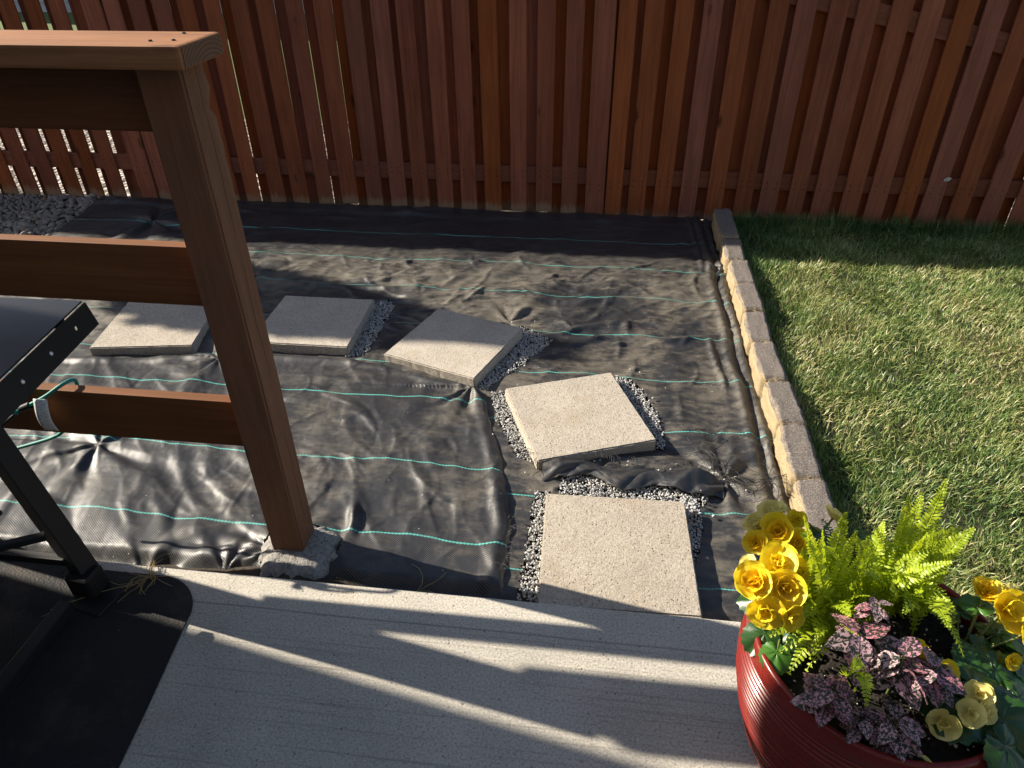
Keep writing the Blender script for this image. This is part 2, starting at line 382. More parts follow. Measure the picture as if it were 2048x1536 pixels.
M['petalin'] = leafmat('deep yellow petal', (.80, .56, .014), (.85, .64, .028), .35, .5, 3, (.85, .56, .012))
M['begleaf'] = leafmat('begonia leaf', (.014, .045, .010), (.030, .085, .018), .18, .28, 20)
M['beglight'] = leafmat('young begonia leaf', (.045, .14, .02), (.08, .20, .03), .3, .32, 20)
M['stem'] = plain('green stem', (.10, .13, .03), .5)
t = NT('polka dot leaf'); cc = t.coord('Object', rnd=True); f = t.noise(cc, 9, 3, .6, .8); uvv = t.sep(t.coord('UV'))
mid = t.math('ABSOLUTE', t.math('SUBTRACT', uvv[0], .5)); rnd = t.new('ShaderNodeObjectInfo').outputs['Random']
pk = t.ramp(rnd, [(0, (.48, .17, .22)), (.5, (.50, .28, .35)), (1, (.58, .41, .42))])
sp = t.math('MAXIMUM', t.step(f, .45, .52), t.math('SUBTRACT', 1.0, t.step(mid, .015, .05)))
k = t.mix(sp, pk, (.028, .034, .022)); t.fin(k, .5, t.bump(f, .3, .0008)); t.translucent(k, .25); M['polka'] = t.m
t = NT('bungee cord'); cc = t.coord('UV'); s = t.sep(cc); w = t.math('SINE', t.math('ADD', t.math('MULTIPLY', s[1], 900.0), t.math('MULTIPLY', s[0], 12.6))); k = t.mix(t.step(w, .2, .8), (.015, .26, .21), (.01, .06, .055)); M['cord'] = t.fin(k, .6)
t = NT('paper tag'); s = t.sep(t.coord('Object')); ln = t.math('GREATER_THAN', t.math('FRACT', t.math('MULTIPLY', s[2], 260.0)), .55)
k = t.mix(t.math('MULTIPLY', ln, t.step(t.noise(t.coord('Object'), 300, 2), .42, .5)), (.72, .71, .68), (.35, .35, .36)); M['tag'] = t.fin(k, .55)
M['steel'] = plain('galvanised nail', (.45, .43, .40), .4, .8)
M['hole_glint'] = plain('bright hole glint', (.75, .74, .72), .3, .6)  # pale metal standing in for light seen through the skirt holes
M['siding'] = plain('grey siding', (.40, .40, .41), .7, 0, .12, 3)
M['shade_housewall'] = plain('beige siding of added shade house', (.50, .46, .40), .75, 0, .08, 3)
M['roof'] = plain('shingle roof', (.10, .09, .085), .9, 0, .3, 20)
t = NT('pale gravel'); cc = t.coord('Object'); v = t.voro(cc, 28, 'Color'); vd = t.voro(cc, 28); k = t.mix(t.step(vd, .35, .6), t.ramp(t.sep(v)[0], [(0, (.25, .22, .18)), (.5, (.45, .40, .34)), (1, (.62, .58, .52))]), (.10, .085, .07)); M['gravel'] = t.fin(k, .9, t.bump(vd, 1, .02))
M['needle'] = leafmat('spruce needles', (.012, .035, .012), (.03, .07, .022), .1, .6, 20)
M['bark'] = plain('bark', (.06, .045, .032), .9, 0, .4, 30)
M['twig'] = plain('dry straw', (.34, .25, .11), .8)

# ================================================================== SETTING
FZ = -0.045            # level of the fabric
# --- big ground sheet
V = [(-60, -60, -.14), (60, -60, -.14), (60, 60, -.14), (-60, 60, -.14)]
tag(link('ground', np_mesh('ground', V, [(0, 1, 2, 3)]), M['soil']), kind='structure')
# --- patio slab
bm = bmesh.new(); bmesh.ops.create_cube(bm, size=1)
PX0, PX1, PY0, PY1 = -3.6, .745, -3.0, 1.147
for v in bm.verts:
    v.co = Vector((PX0 + (v.co.x + .5) * (PX1 - PX0), PY0 + (v.co.y + .5) * (PY1 - PY0), -.13 + (v.co.z + .5) * .145))
bmesh.ops.bevel(bm, geom=[e for e in bm.edges if e.verts[0].co.z > 0 and e.verts[1].co.z > 0], offset=.007, segments=3, affect='EDGES')
tag(link('patio', bm_mesh('patio', bm, False), M['patio']), kind='structure')
PZ = .015
nx, ny = 220, 140
gx, gy = np.meshgrid(np.linspace(-4.6, .70, nx), np.linspace(1.146, 4.03, ny))
V = np.stack([gx, gy, -.078 + .024 * sstep(1.26, 1.18, gy) - .035 * sstep(.42, .52, gx) + .040 * np.exp(-(((gx + .775) / .15) ** 2 + ((gy - 1.20) / .09) ** 2)) + .012 * fbm(gx * 9, gy * 9, 3, 15)], -1).reshape(-1, 3)
tag(link('bed_soil', np_mesh('bed_soil', V, grid_faces(nx, ny)), M['soil']), kind='structure')
# --- lawn soil
nx, ny = 90, 110
gx, gy = np.meshgrid(np.linspace(.70, 5.0, nx), np.linspace(-3.0, 3.99, ny))
def lawn_z(x, y): return -.040 + .012 * fbm(x * 1.7, y * 1.7, 3, 5) - .02 * sstep(3.2, 3.9, y)
V = np.stack([gx, gy, lawn_z(gx, gy)], -1).reshape(-1, 3)
tag(link('lawn', np_mesh('lawn', V, grid_faces(nx, ny)), M['lawn']), kind='structure')
# --- beyond the fence: gravel strip, the neighbour's lawn
V = [(-14, 4.03, -.10), (9, 4.03, -.10), (9, 5.9, -.08), (-14, 5.9, -.08)]
tag(link('gravel_path', np_mesh('gravel_path', V, [(0, 1, 2, 3)]), M['gravel']), kind='structure')
V = [(-14, 5.9, -.085), (9, 5.9, -.085), (9, 11.2, .05), (-14, 11.2, .05)]
t = NT('far lawn'); f = t.noise(t.coord('Object'), 25, 5, .7); k = t.ramp(f, [(.3, (.04, .075, .015)), (.7, (.11, .16, .04))]); M['farlawn'] = t.fin(k, .9)
tag(link('neighbour_lawn', np_mesh('neighbour_lawn', V, [(0, 1, 2, 3)]), M['farlawn']), kind='structure')

# ================================================================== HOUSES
def siding_house(name, x0, x1, y0, y1, h, wallm, label, board=.18, g=.5):
    e = empty(name, ((x0 + x1) / 2, (y0 + y1) / 2, -.13)); tag(e, label, 'house')
    hx, hy = (x1 - x0) / 2, (y1 - y0) / 2
    link('wall', box_mesh('wall', (-hx, -hy, 0), (hx, hy, h)), wallm, e)
    n = int(h / board)
    bmf = bmesh.new()
    me = bpy.data.meshes.new('siding_board')
    o = .022
    a = [(-hx - o, -hy - o), (hx + o, -hy - o), (hx + o, hy + o), (-hx - o, hy + o)]; b = [(-hx - .004, -hy - .004), (hx + .004, -hy - .004), (hx + .004, hy + .004), (-hx - .004, hy + .004)]
    vs = [bmf.verts.new((*p, 0)) for p in a] + [bmf.verts.new((*p, board)) for p in b] + [bmf.verts.new((*p, 0)) for p in b]
    for i in range(4):
        j = (i + 1) % 4
        bmf.faces.new((vs[i], vs[j], vs[4 + j], vs[4 + i])); bmf.faces.new((vs[8 + i], vs[8 + j], vs[j], vs[i]))
    bmf.to_mesh(me); bmf.free()
    for i in range(n): link('siding_board', me, wallm, e, (0, 0, i * board))
    for sx in (-1, 1):
        for sy in (-1, 1):
            cx_, cy_ = sx * (hx - .02), sy * (hy - .02)
            link('corner_board', box_mesh('corner_board', (cx_ - .045, cy_ - .045, 0), (cx_ + .045, cy_ + .045, h), .002), wallm, e)
    V = [(-hx - g, -hy - g, h), (hx + g, -hy - g, h), (hx + g, hy + g, h), (-hx - g, hy + g, h), (-hx - g, 0, h + hy * .45), (hx + g, 0, h + hy * .45)]
    bmr = bmesh.new(); vv = [bmr.verts.new(p) for p in V]
    for f in ((0, 1, 5, 4), (2, 3, 4, 5), (3, 0, 4), (1, 2, 5), (3, 2, 1, 0)): bmr.faces.new([vv[i] for i in f])
    link('roof', bm_mesh('roof', bmr), M['roof'], e)
    return e
siding_house('neighbour_house', -13, 7, 11.2, 17, 4.6, M['siding'], 'grey sided house glimpsed through the fence gaps at upper left', .16)
# unseen house added beside the patio, its corner placed to shade the foreground
ph = siding_house('shade_house', -9.6, -3.64, -6.0, 1.438, 2.9, M['shade_housewall'], 'beige sided house added to shade the patio, outside the picture on the left', .18, .03)

def shade_wing(ph, x0, x1, y0, y1, h):
    lx, ly = ph.location.x, ph.location.y
    link('shade_wall', box_mesh('shade_wall', (x0 - lx, y0 - ly, 0), (x1 - lx, y1 - ly, h)), M['shade_housewall'], ph)
    for k in range(int(h / .18)):
        V = [(x0 - lx, y1 - ly + .022, k * .18), (x1 - lx, y1 - ly + .022, k * .18), (x1 - lx, y1 - ly + .004, k * .18 + .18), (x0 - lx, y1 - ly + .004, k * .18 + .18), (x0 - lx, y1 - ly + .004, k * .18), (x1 - lx, y1 - ly + .004, k * .18)]
        link('siding_board', np_mesh('siding_board', V, [(0, 1, 2, 3), (4, 5, 1, 0)], False), M['shade_housewall'], ph)  # boards of the added shade wing
shade_wing(ph, -3.62, 4.5, -6.0, -2.6, 5.2)  # unseen wing added behind the camera to darken the rail fronts

# ================================================================== PAVERS
S = .4064
PAV = [('P1', -1.806, 2.409, 9.0, 'leftmost stepping stone with a branch shadow, seen under the middle rail'),
       ('P2', -1.158, 2.490, 1.2, 'shaded square stepping stone just right of the railing post'),
       ('P3', -.538, 2.385, -20.0, 'tilted square stepping stone crossed by a shadow band, middle of the path'),
       ('P4', -.030, 1.959, 21.9, 'square stepping stone turned anticlockwise, second from the patio'),
       ('P5', .106, 1.355, 1.8, 'nearest square stepping stone butted against the patio edge')]
def slab_mesh(i):
    bm = bmesh.new(); bmesh.ops.create_cube(bm, size=1)
    for v in bm.verts: v.co = Vector((v.co.x * S, v.co.y * S, (v.co.z - .5) * .05))
    bmesh.ops.bevel(bm, geom=bm.edges[:], offset=.004, segments=2, affect='EDGES')
    bmesh.ops.subdivide_edges(bm, edges=[e for e in bm.edges if e.calc_length() > .3], cuts=24, use_grid_fill=True)
    for v in bm.verts:
        n = float(gnoise(v.co.x * 55 + i * 9, v.co.y * 55 + v.co.z * 55, i)) * .0011
        e = max(abs(v.co.x), abs(v.co.y)) > S * .48
        v.co += Vector((v.co.x, v.co.y, 0)).normalized() * n * (1.3 if e else .2)
        v.co.z += n * .35
    return bm_mesh('paver', bm, False)
PCORN = []
for i, (nm, x, y, a, lab) in enumerate(PAV):
    o = link('stepping_stone', slab_mesh(i), M['paver'], None, (x, y, 0), (R((.5, -.4, .6, .8, 0)[i]), R((0, .5, -.7, .4, .3)[i]), R(a)))
    tag(o, lab, 'stepping stone', 'concrete stepping stones laid across the fabric')
    c, s = math.cos(R(a)), math.sin(R(a)); h = S / 2 + .004
    PCORN.append([(x + c * u - s * v, y + s * u + c * v) for u, v in ((-h, -h), (h, -h), (h, h), (-h, h))])

# ================================================================== GRAVEL BEDS
BEDS = [('p5l', [(-.148, 1.19), (-.09, 1.19), (-.09, 1.60), (-.140, 1.60)], 'strip of white chips along the left edge of the nearest stepping stone'),
        ('p5r', [(.29, 1.36), (.330, 1.38), (.352, 1.50), (.352, 1.62), (.30, 1.64)], 'strip of white chips along the right edge of the nearest stepping stone'),
        ('mid', [(-.07, 1.55), (.32, 1.55), (.385, 1.63), (.36, 1.70), (.25, 1.69), (.12, 1.67), (.05, 1.70), (-.06, 1.72)], 'white chips spilled between the two nearest stepping stones'),
        ('p4r', [(.07, 2.23), (.10, 2.265), (.155, 2.245), (.205, 2.17), (.25, 2.03), (.268, 1.85), (.20, 1.84)], 'white chips along the right of the second stepping stone'),
        ('p4l', [(-.352, 2.10), (-.29, 2.115), (-.17, 1.80), (-.165, 1.73), (-.215, 1.745), (-.30, 1.93)], 'white chips along the left of the second stepping stone'),
        ('p3r', [(-.33, 2.585), (-.285, 2.59), (-.155, 2.49), (-.165, 2.455), (-.235, 2.34), (-.375, 2.115), (-.42, 2.13)], 'wedge of white chips right of the tilted stepping stone'),
        ('p2r', [(-.965, 2.74), (-.905, 2.755), (-.875, 2.70), (-.880, 2.52), (-.885, 2.29), (-.96, 2.28)], 'strip of white chips right of the shaded stepping stone')]
def chip_shapes(n=8):
    out = []
    for k in range(n):
        bm = bmesh.new(); bmesh.ops.create_icosphere(bm, subdivisions=1, radius=1)
        rs = np.random.default_rng(50 + k)
        V = np.array([v.co[:] for v in bm.verts]) * (1 + rs.uniform(-.35, .25, (len(bm.verts), 1)))
        F_ = np.array([[v.index for v in f.verts] for f in bm.faces]); bm.free()
        V = V * rs.uniform(.65, 1.15, 3); out.append((V, F_))
    return out
CH = chip_shapes()
def rand_rot(n, rng):
    q = rng.normal(size=(n, 4)); q /= np.linalg.norm(q, axis=1)[:, None]
    w, x, y, z = q.T
    return np.stack([1 - 2 * (y * y + z * z), 2 * (x * y - z * w), 2 * (x * z + y * w), 2 * (x * y + z * w), 1 - 2 * (x * x + z * z), 2 * (y * z - x * w),
                     2 * (x * z - y * w), 2 * (y * z + x * w), 1 - 2 * (x * x + y * y)], -1).reshape(n, 3, 3)
def scatter(P, size, rng, shapes=CH, flat=1.0):
    Vs, Fs, o = [], [], 0; which = rng.integers(0, len(shapes), len(P)); Rm = rand_rot(len(P), rng)
    for k, (v, f) in enumerate(shapes):
        idx = np.where(which == k)[0]
        if not len(idx): continue
        W = np.einsum('nij,vj->nvi', Rm[idx], v) * size[idx][:, None, None]; W[:, :, 2] *= flat
        W += P[idx][:, None, :]
        Fs.append((f[None] + (np.arange(len(idx)) * len(v))[:, None, None] + o).reshape(-1, 3)); Vs.append(W.reshape(-1, 3)); o += len(idx) * len(v)
    return np.concatenate(Vs), np.concatenate(Fs)
for k, (nm, poly, lab) in enumerate(BEDS):
    rng = np.random.default_rng(200 + k); p = np.array(poly); lo, hi = p.min(0), p.max(0)
    A = np.prod(hi - lo); n = int(A * 40000)
    X = rng.uniform(lo[0], hi[0], n); Y = rng.uniform(lo[1], hi[1], n)
    jit = .008 * gnoise(X * 60, Y * 60, k); m_ = in_poly(X + jit, Y + jit, poly); X, Y = X[m_], Y[m_]
    Z = FZ - .006 + rng.uniform(0, .016, len(X)); sz = rng.uniform(.0022, .0046, len(X))
    # strays thrown out over the cloth
    ns = {'mid': 80, 'p4r': 18, 'p3r': 14}.get(nm, 4)
    c = p.mean(0); a = rng.uniform(0, 6.28, ns); r_ = rng.uniform(.3, 1.25, ns) ** 1.0
    Xs = c[0] + np.cos(a) * r_ * (hi[0] - lo[0]) * .62; Ys = c[1] + np.sin(a) * r_ * (hi[1] - lo[1]) * .72
    X = np.r_[X, Xs]; Y = np.r_[Y, Ys]; Z = np.r_[Z, np.full(ns, FZ + .012)]; sz = np.r_[sz, rng.uniform(.0028, .0058, ns)]
    Vv, Ff = scatter(np.stack([X, Y, Z], -1), sz, rng)
    tag(link('white_gravel', np_mesh('white_gravel', Vv, Ff, False), M['chip']), lab, 'gravel', None, 'stuff')

# ================================================================== FABRIC
def rad_folds(x, y, cx, cy, A, L, n, seed, r0=.02, a0=None, aw=None):
    dx, dy = x - cx, y - cy; r = np.hypot(dx, dy); th = np.arctan2(dy, dx)
    w = np.sin(n * th + 2.2 * gnoise(th * 1.3 + 9, r * 2.0, seed)) ; w = np.sign(w) * np.abs(w) ** .8
    amp = A * np.exp(-r / L) * (r / (r + r0))
    if a0 is not None:
        d = np.abs((th - a0 + math.pi) % (2 * math.pi) - math.pi); amp = amp * np.exp(-(d / aw) ** 2)
    return amp * w
SA = [1.0, 1.29, 1.57, 1.955, 2.26, 2.565, 2.89, 3.20, 3.535, 3.99, 4.5]
def stripe_uv(x, y, st, seed):
    w = .016 * gnoise(x * 1.6, y * 1.1, seed) + .008 * gnoise(x * 5, y * 4, seed + 1) + .003 * gnoise(x * 16, y * 14, seed + 2)
    v = np.interp(y + w, st, np.arange(len(st)))
    return np.stack([x, v], -1)
BT_X = [-3.4, -2.5, -1.975, -1.574, -1.357, -.95, -.80, -.417, -.36]
BT_Y = [2.12, 2.14, 2.160, 2.222, 2.268, 2.272, 2.245, 2.108, 2.08]
def b_top(x): return np.interp(x, BT_X, BT_Y)
BR_Y = [1.1, 1.2, 1.43, 1.55, 1.78, 1.94, 2.12]; BR_X = [-.185, -.185, -.195, -.215, -.275, -.33, -.385]
def b_right(y): return np.interp(y, BR_Y, BR_X) + .006 * gnoise(y * 14, y * 0, 77)
def creases(x, y, n, xr, yr, ang, spread, amp, L, w, seed):
    """sharp pinched folds: short bent ridge lines with tapering ends"""
    rng = np.random.default_rng(seed); z = np.zeros_like(x)
    for _ in range(n):
        cx, cy = rng.uniform(*xr), rng.uniform(*yr); a = ang + rng.normal() * spread; l = rng.uniform(*L); A = rng.uniform(*amp) * (1 if rng.random() < .75 else -.7); ww = rng.uniform(*w); bend = rng.normal() * .5
        near = (np.abs(x - cx) < l) & (np.abs(y - cy) < l)
        if not near.any(): continue
        dx, dy = x[near] - cx, y[near] - cy; u = dx * math.cos(a) + dy * math.sin(a); v = -dx * math.sin(a) + dy * math.cos(a)
        v = v - bend * u * u / l + .006 * gnoise(u * 14, u * 0 + cx * 9, seed)
        t_ = np.clip(1 - np.abs(u) / (l * .5), 0, 1); wv = ww * (.5 + t_)
        side = np.where(v > 0, np.exp(-(v / wv) ** 2), np.exp(-np.abs(v) / (wv * .45)))
        z[near] += A * t_ ** .8 * side
    return z
def fabA_z(x, y):
    wx = x + .10 * fbm(x * 2.2, y * 2.2, 2, 21); wy = y + .10 * fbm(x * 2.2 + 7, y * 2.2, 2, 22)
    z = FZ + .008 * fbm(x * 1.6, y * 1.6, 3, 1)
    dustz = sstep(2.35, 2.7, y) * sstep(3.45, 3.0, y)
    rg = ridged(wx * 1.9 + wy * 1.5, wy * 5.6 - wx * 1.4, 2, 4)
    z = z + (.009 + .005 * dustz) * sstep(.35, 1.0, rg) * (.4 + .8 * sstep(-.3, .4, gnoise(x * 1.8, y * 1.8, 8)))
    rg2 = ridged(wx * 5.5 - wy * 4, wy * 3.5 + wx * 2, 1, 14)
    z = z + (.0015 + .0020 * dustz) * sstep(.45, 1, rg2)
    z = z + creases(x, y, 90, (-1.7, .62), (2.45, 3.22), .55, .55, (.005, .013), (.08, .34), (.010, .020), 301) + creases(x, y, 60, (-1.7, .62), (2.45, 3.2), -.5, .5, (.004, .010), (.06, .22), (.008, .016), 302)
    z = z + creases(x, y, 70, (-.2, .6), (1.25, 2.5), 1.0, .7, (.003, .008), (.08, .26), (.008, .016), 303) + creases(x, y, 50, (-3.2, .6), (3.2, 3.9), .2, .3, (.003, .009), (.15, .5), (.010, .022), 304)
    z = z + .003 * fbm(x * 11, y * 8, 2, 31) + .0007 * fbm(x * 45, y * 34, 2, 41)
    # pleats running along the stone edging, cloth pulled up against the blocks
    e = sstep(.40, .56, x); pw = .012 * gnoise(y * 3.0, y * 0 + 2, 51)
    z = z + e * .020 * np.exp(-((x - .545 - pw) / .016) ** 2) * (.6 + .5 * gnoise(y * 2.3, y * 0, 55)) + -.012 * sstep(.56, .62, x)
    z = z - .012 * np.exp(-((x - .575 - pw) / .010) ** 2) * e + .016 * np.exp(-((x - .602 - .6 * pw) / .011) ** 2) * (.7 + .5 * gnoise(y * 3.1, y * 0 + 4, 57)) + .012 * np.exp(-((x - .50 + .04 * gnoise(y * 1.7, y * 0, 58)) / .012) ** 2) * sstep(-.1, .3, gnoise(y * 2.1, y * 0 + 8, 59))
    z = z + rad_folds(x, y, .44, 1.72, .016, .16, 7, 61) + rad_folds(x, y, .05, 1.70, .012, .10, 8, 62)
    z = z + rad_folds(x, y, -1.62, 2.88, .014, .22, 6, 63) + rad_folds(x, y, -.35, 2.62, .010, .18, 6, 64)
    z = z + rad_folds(x, y, .62, 3.25, .015, .2, 7, 65) + rad_folds(x, y, -2.5, 3.55, .02, .3, 6, 66)
    # rolled hem below the fence
    z = z + .022 * np.exp(-((y - 3.80 - .02 * gnoise(x * 3, x * 0, 71)) / .03) ** 2) * (.5 + .7 * gnoise(x * 2.3, x * 0 + 5, 72))
    # hollow trench in front of the paver gaps
    return z
nx, ny = 660, 430
gx, gy = np.meshgrid(np.linspace(-3.7, .655, nx), np.linspace(1.165, 3.918, ny))
gz = fabA_z(gx, gy)
gz = gz - .03 * sstep(1.22, 1.165, gy)
Fq = grid_faces(nx, ny)
cx = gx.ravel()[Fq].mean(1); cy = gy.ravel()[Fq].mean(1)
jx = .006 * gnoise(cx * 45, cy * 45, 5); jy = .006 * gnoise(cx * 45 + 3, cy * 45, 6)
keep = ~((cy < b_top(cx) - .06) & (cx < b_right(cy) - .05))
for poly in [b[1] for b in BEDS]: keep &= ~in_poly(cx + jx, cy + jy, poly)
# river rock bed leaves a ragged corner free, the post footing pokes through
RB = [(-4.2, 3.1), (-2.93, 3.16), (-2.96, 3.40), (-3.0, 3.62), (-3.03, 3.95), (-4.2, 3.95)]
keep &= ~in_poly(cx + jx * 2, cy + jy * 2, RB)
V = np.stack([gx, gy, gz], -1).reshape(-1, 3)
uv = stripe_uv(gx.ravel(), gy.ravel(), SA, 3)
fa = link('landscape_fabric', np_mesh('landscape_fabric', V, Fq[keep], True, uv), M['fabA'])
tag(fa, 'dusty black woven landscape fabric with teal lines spread between fence and stepping stones', 'landscape fabric')

SB = [.9, 1.37, 1.675, 2.03, 2.5, 3]
FOOT = (-.775, 1.285)
def fabB_z(x, y):
    z = FZ + .013 + .010 * fbm(x * 1.5, y * 1.5, 3, 81)
    wx = x + .08 * fbm(x * 2.5, y * 2.5, 2, 82); wy = y + .08 * fbm(x * 2.5, y * 2.5 + 4, 2, 83)
    z = z + .009 * sstep(.45, 1, ridged(wx * 4.6 + wy * 3.0, wy * 2.0 - wx * 1.2, 2, 84))
    z = z + creases(x, y, 46, (-2.2, -.2), (1.2, 2.2), -.9, .5, (.004, .010), (.10, .42), (.012, .026), 305) + creases(x, y, 40, (-1.2, -.2), (1.3, 2.2), 1.2, .5, (.003, .007), (.08, .25), (.008, .016), 306)
    z = z + .003 * fbm(x * 12, y * 10, 3, 85) + .0011 * fbm(x * 60, y * 45, 2, 86)
    z = z + rad_folds(x, y, -1.60, 1.645, .016, .40, 6, 87) + rad_folds(x, y, FOOT[0] - .06, FOOT[1] - .02, .017, .17, 9, 88)
    z = z + rad_folds(x, y, -.42, 2.10, .022, .14, 9, 89) + rad_folds(x, y, -1.45, 2.20, .012, .25, 7, 90) + rad_folds(x, y, -.95, 1.19, .013, .16, 8, 91)
    z = z + rad_folds(x, y, -1.18, 1.16, .014, .34, 6, 92)
    z = z + .032 * np.exp(-(((x + .655 + .25 * (y - 1.42)) / .014) ** 2 + ((y - 1.42) / .055) ** 2))
    # turned-over folds along the back and right hems
    d = b_top(x) - y; z = z + .016 * np.exp(-((d - .035) / .02) ** 2) * (.7 + .6 * gnoise(x * 4, x * 0, 93)) - .012 * sstep(.018, 0, d)
    d2 = b_right(y) - x; z = z + .018 * np.exp(-((d2 - .035) / .02) ** 2) * (.6 + .7 * gnoise(y * 6, y * 0, 94)) - .014 * sstep(.012, 0, d2)
    rf = np.hypot((x - FOOT[0]) / 1.0, (y - FOOT[1]) / 1.0); z = z + .03 * np.exp(-(rf / .11) ** 2)
    return (z - FZ - .013) * np.where(z > FZ + .013, .62, .75) + FZ + .013
nu, nv = 560, 210
uu, vv = np.meshgrid(np.linspace(0, 1, nu), np.linspace(0, 1, nv))
uu = uu ** .92
y = 1.19 + vv * .9
for _ in range(6):
    x = -3.3 + uu * (b_right(y) + 3.3); y0 = 1.188 + .010 * gnoise(x * 7, x * 0, 95); y = y0 + vv * (b_top(x) - y0)
zb = fabB_z(x, y) - .03 * sstep(.05, 0, y - y0)
V = np.stack([x, y, zb], -1).reshape(-1, 3); uv = stripe_uv(x.ravel(), y.ravel(), SB, 9)
Fq = grid_faces(nu, nv); cx = x.ravel()[Fq].mean(1); cy = y.ravel()[Fq].mean(1)
FPOLY = [(-.862, 1.215), (-.83, 1.165), (-.765, 1.16), (-.705, 1.150), (-.672, 1.18), (-.655, 1.235), (-.645, 1.30), (-.672, 1.345), (-.72, 1.375), (-.79, 1.372), (-.868, 1.33), (-.88, 1.28)]
keep = ~in_poly(cx, cy, [((px - FOOT[0]) * .93 + FOOT[0], (py - FOOT[1]) * .93 + FOOT[1]) for px, py in FPOLY])
fb = link('landscape_fabric', np_mesh('landscape_fabric', V, Fq[keep], True, uv), M['fabB'])
tag(fb, 'shiny wrinkled black landscape fabric overlapping in front, around the railing post', 'landscape fabric')
# loose flap between the two nearest stones
nu, nv = 150, 46
uu, vv = np.meshgrid(np.linspace(0, 1, nu), np.linspace(0, 1, nv))
fx = -.125 + uu * .555; fy = 1.735 - .03 * uu + .02 * gnoise(uu * 6, uu * 0, 101) - vv * (.075 + .05 * gnoise(uu * 5, uu * 0 + 3, 102))
fold = gnoise(uu * 6 + 1.2 * vv, vv * .6, 103)
fz = FZ + .018 + .030 * np.abs(fold) * (1 - .4 * vv) + .012 * np.sin(vv * 3.0) + .0015 * gnoise(uu * 26, vv * 6, 104) - .02 * sstep(.85, 1, uu) - .012 * sstep(.1, 0, uu)
V = np.stack([fx, fy + .02 * fold, fz], -1).reshape(-1, 3)
fl = link('fabric_flap', np_mesh('fabric_flap', V, grid_faces(nu, nv), True, np.stack([fx, fy / .31 + .05], -1).reshape(-1, 2)), M['fabB'])
tag(fl, 'crumpled cut flap of black fabric between the two nearest stepping stones', 'fabric flap')
# frayed threads
rng = np.random.default_rng(77)
def fray(cx, cy, cz, n, L, ang, spread, rng):
    out = []
    for _ in range(n):
        a = ang + rng.normal() * spread; l = L * rng.uniform(.4, 1.2); b = rng.normal() * .8; px, py = cx + rng.normal() * .006, cy + rng.normal() * .006
        P = []
        for s_ in np.linspace(0, 1, 6): P.append((px + math.cos(a + b * s_) * l * s_, py + math.sin(a + b * s_) * l * s_, cz + .012 * math.sin(s_ * 2.6) * rng.uniform(.3, 1) + .002))
        out.append(P)
    return out
paths = []
for yy in np.linspace(1.26, 1.46, 26): paths += fray(float(b_right(yy)) - .004, yy, FZ + .02, 1, .03, -.2, .5, rng)
tag(tubes('frayed_thread', paths, .0007, M['thread'], fb), kind='stuff')
paths = []
for u_ in np.linspace(.3, 1.0, 34): paths += fray(-.125 + u_ * .555, 1.735 - .03 * u_ + .015, FZ + .03, 1, .028, 1.4, .5, rng)
paths += fray(.40, 1.74, FZ + .02, 16, .15, .3, 1.2, rng) + fray(.56, 1.70, FZ + .03, 24, .12, -.4, 1.2, rng) + fray(-.12, 1.74, FZ + .03, 10, .09, 2.2, .8, rng) + fray(.44, 1.92, FZ + .02, 5, .16, 2.6, .6, rng)
tag(tubes('frayed_thread', paths, .0009, M['thread'], fl), kind='stuff')
paths = fray(-.63, 1.18, FZ + .01, 6, .16, -.5, .6, rng) + fray(-.42, 1.17, FZ + .01, 4, .14, .2, .5, rng)
o = tubes('dry_grass', paths, .0009, M['twig']); tag(o, 'dry grass stalks in the soil gap beside the post footing', 'dry grass', None, 'stuff')

# ================================================================== RIVER ROCK BED
rb = empty('river_rock_bed', (-3.3, 3.5, FZ - .038)); tag(rb, 'bed of rounded grey river stones under the fence at upper left', 'rock bed')
meshes = []
for k in range(7):
    bm = bmesh.new(); bmesh.ops.create_icosphere(bm, subdivisions=2, radius=1)
    for v in bm.verts:
        n = v.co.normalized(); v.co = n * (1 + .22 * float(gnoise(n.x * 1.3 + k, n.y * 1.3 + n.z * .8, k)) + .06 * float(gnoise(n.x * 4, n.y * 4 + n.z * 3, k)))
    meshes.append(bm_mesh('stone', bm, True))
rng = np.random.default_rng(5); placed = []; cnt = 0
for it in range(9000):
    x_, y_ = rng.uniform(-3.85, -2.9), rng.uniform(3.12, 3.93)
    if not in_poly(np.array([x_]), np.array([y_]), RB)[0]: continue
    r_ = rng.uniform(.013, .023)
    if any((x_ - a) ** 2 + (y_ - b) ** 2 < (.72 * (r_ + c)) ** 2 for a, b, c in placed): continue
    placed.append((x_, y_, r_))
placed.sort(key=lambda q: -q[0])
rest = placed[300:]
for x_, y_, r_ in placed[:300]:
    o = link('stone', meshes[int(rng.integers(7))], M['stone'], rb, (x_ + 3.3, y_ - 3.5, .012 + rng.uniform(0, .022)), tuple(rng.uniform(0, 6.28, 3)))
    o.scale = (r_ * rng.uniform(1.0, 1.4), r_ * rng.uniform(.8, 1.1), r_ * rng.uniform(.55, .8)); o.rotation_euler = (rng.normal() * .35, rng.normal() * .35, rng.uniform(0, 6.28))
if rest:
    P = np.array([(a + 3.3, b - 3.5, .02) for a, b, c in rest]); Vv, Ff = scatter(P, np.array([c for a, b, c in rest]), rng)
    tag(link('stone_fill', np_mesh('stone_fill', Vv, Ff), M['stone'], rb), kind='stuff')
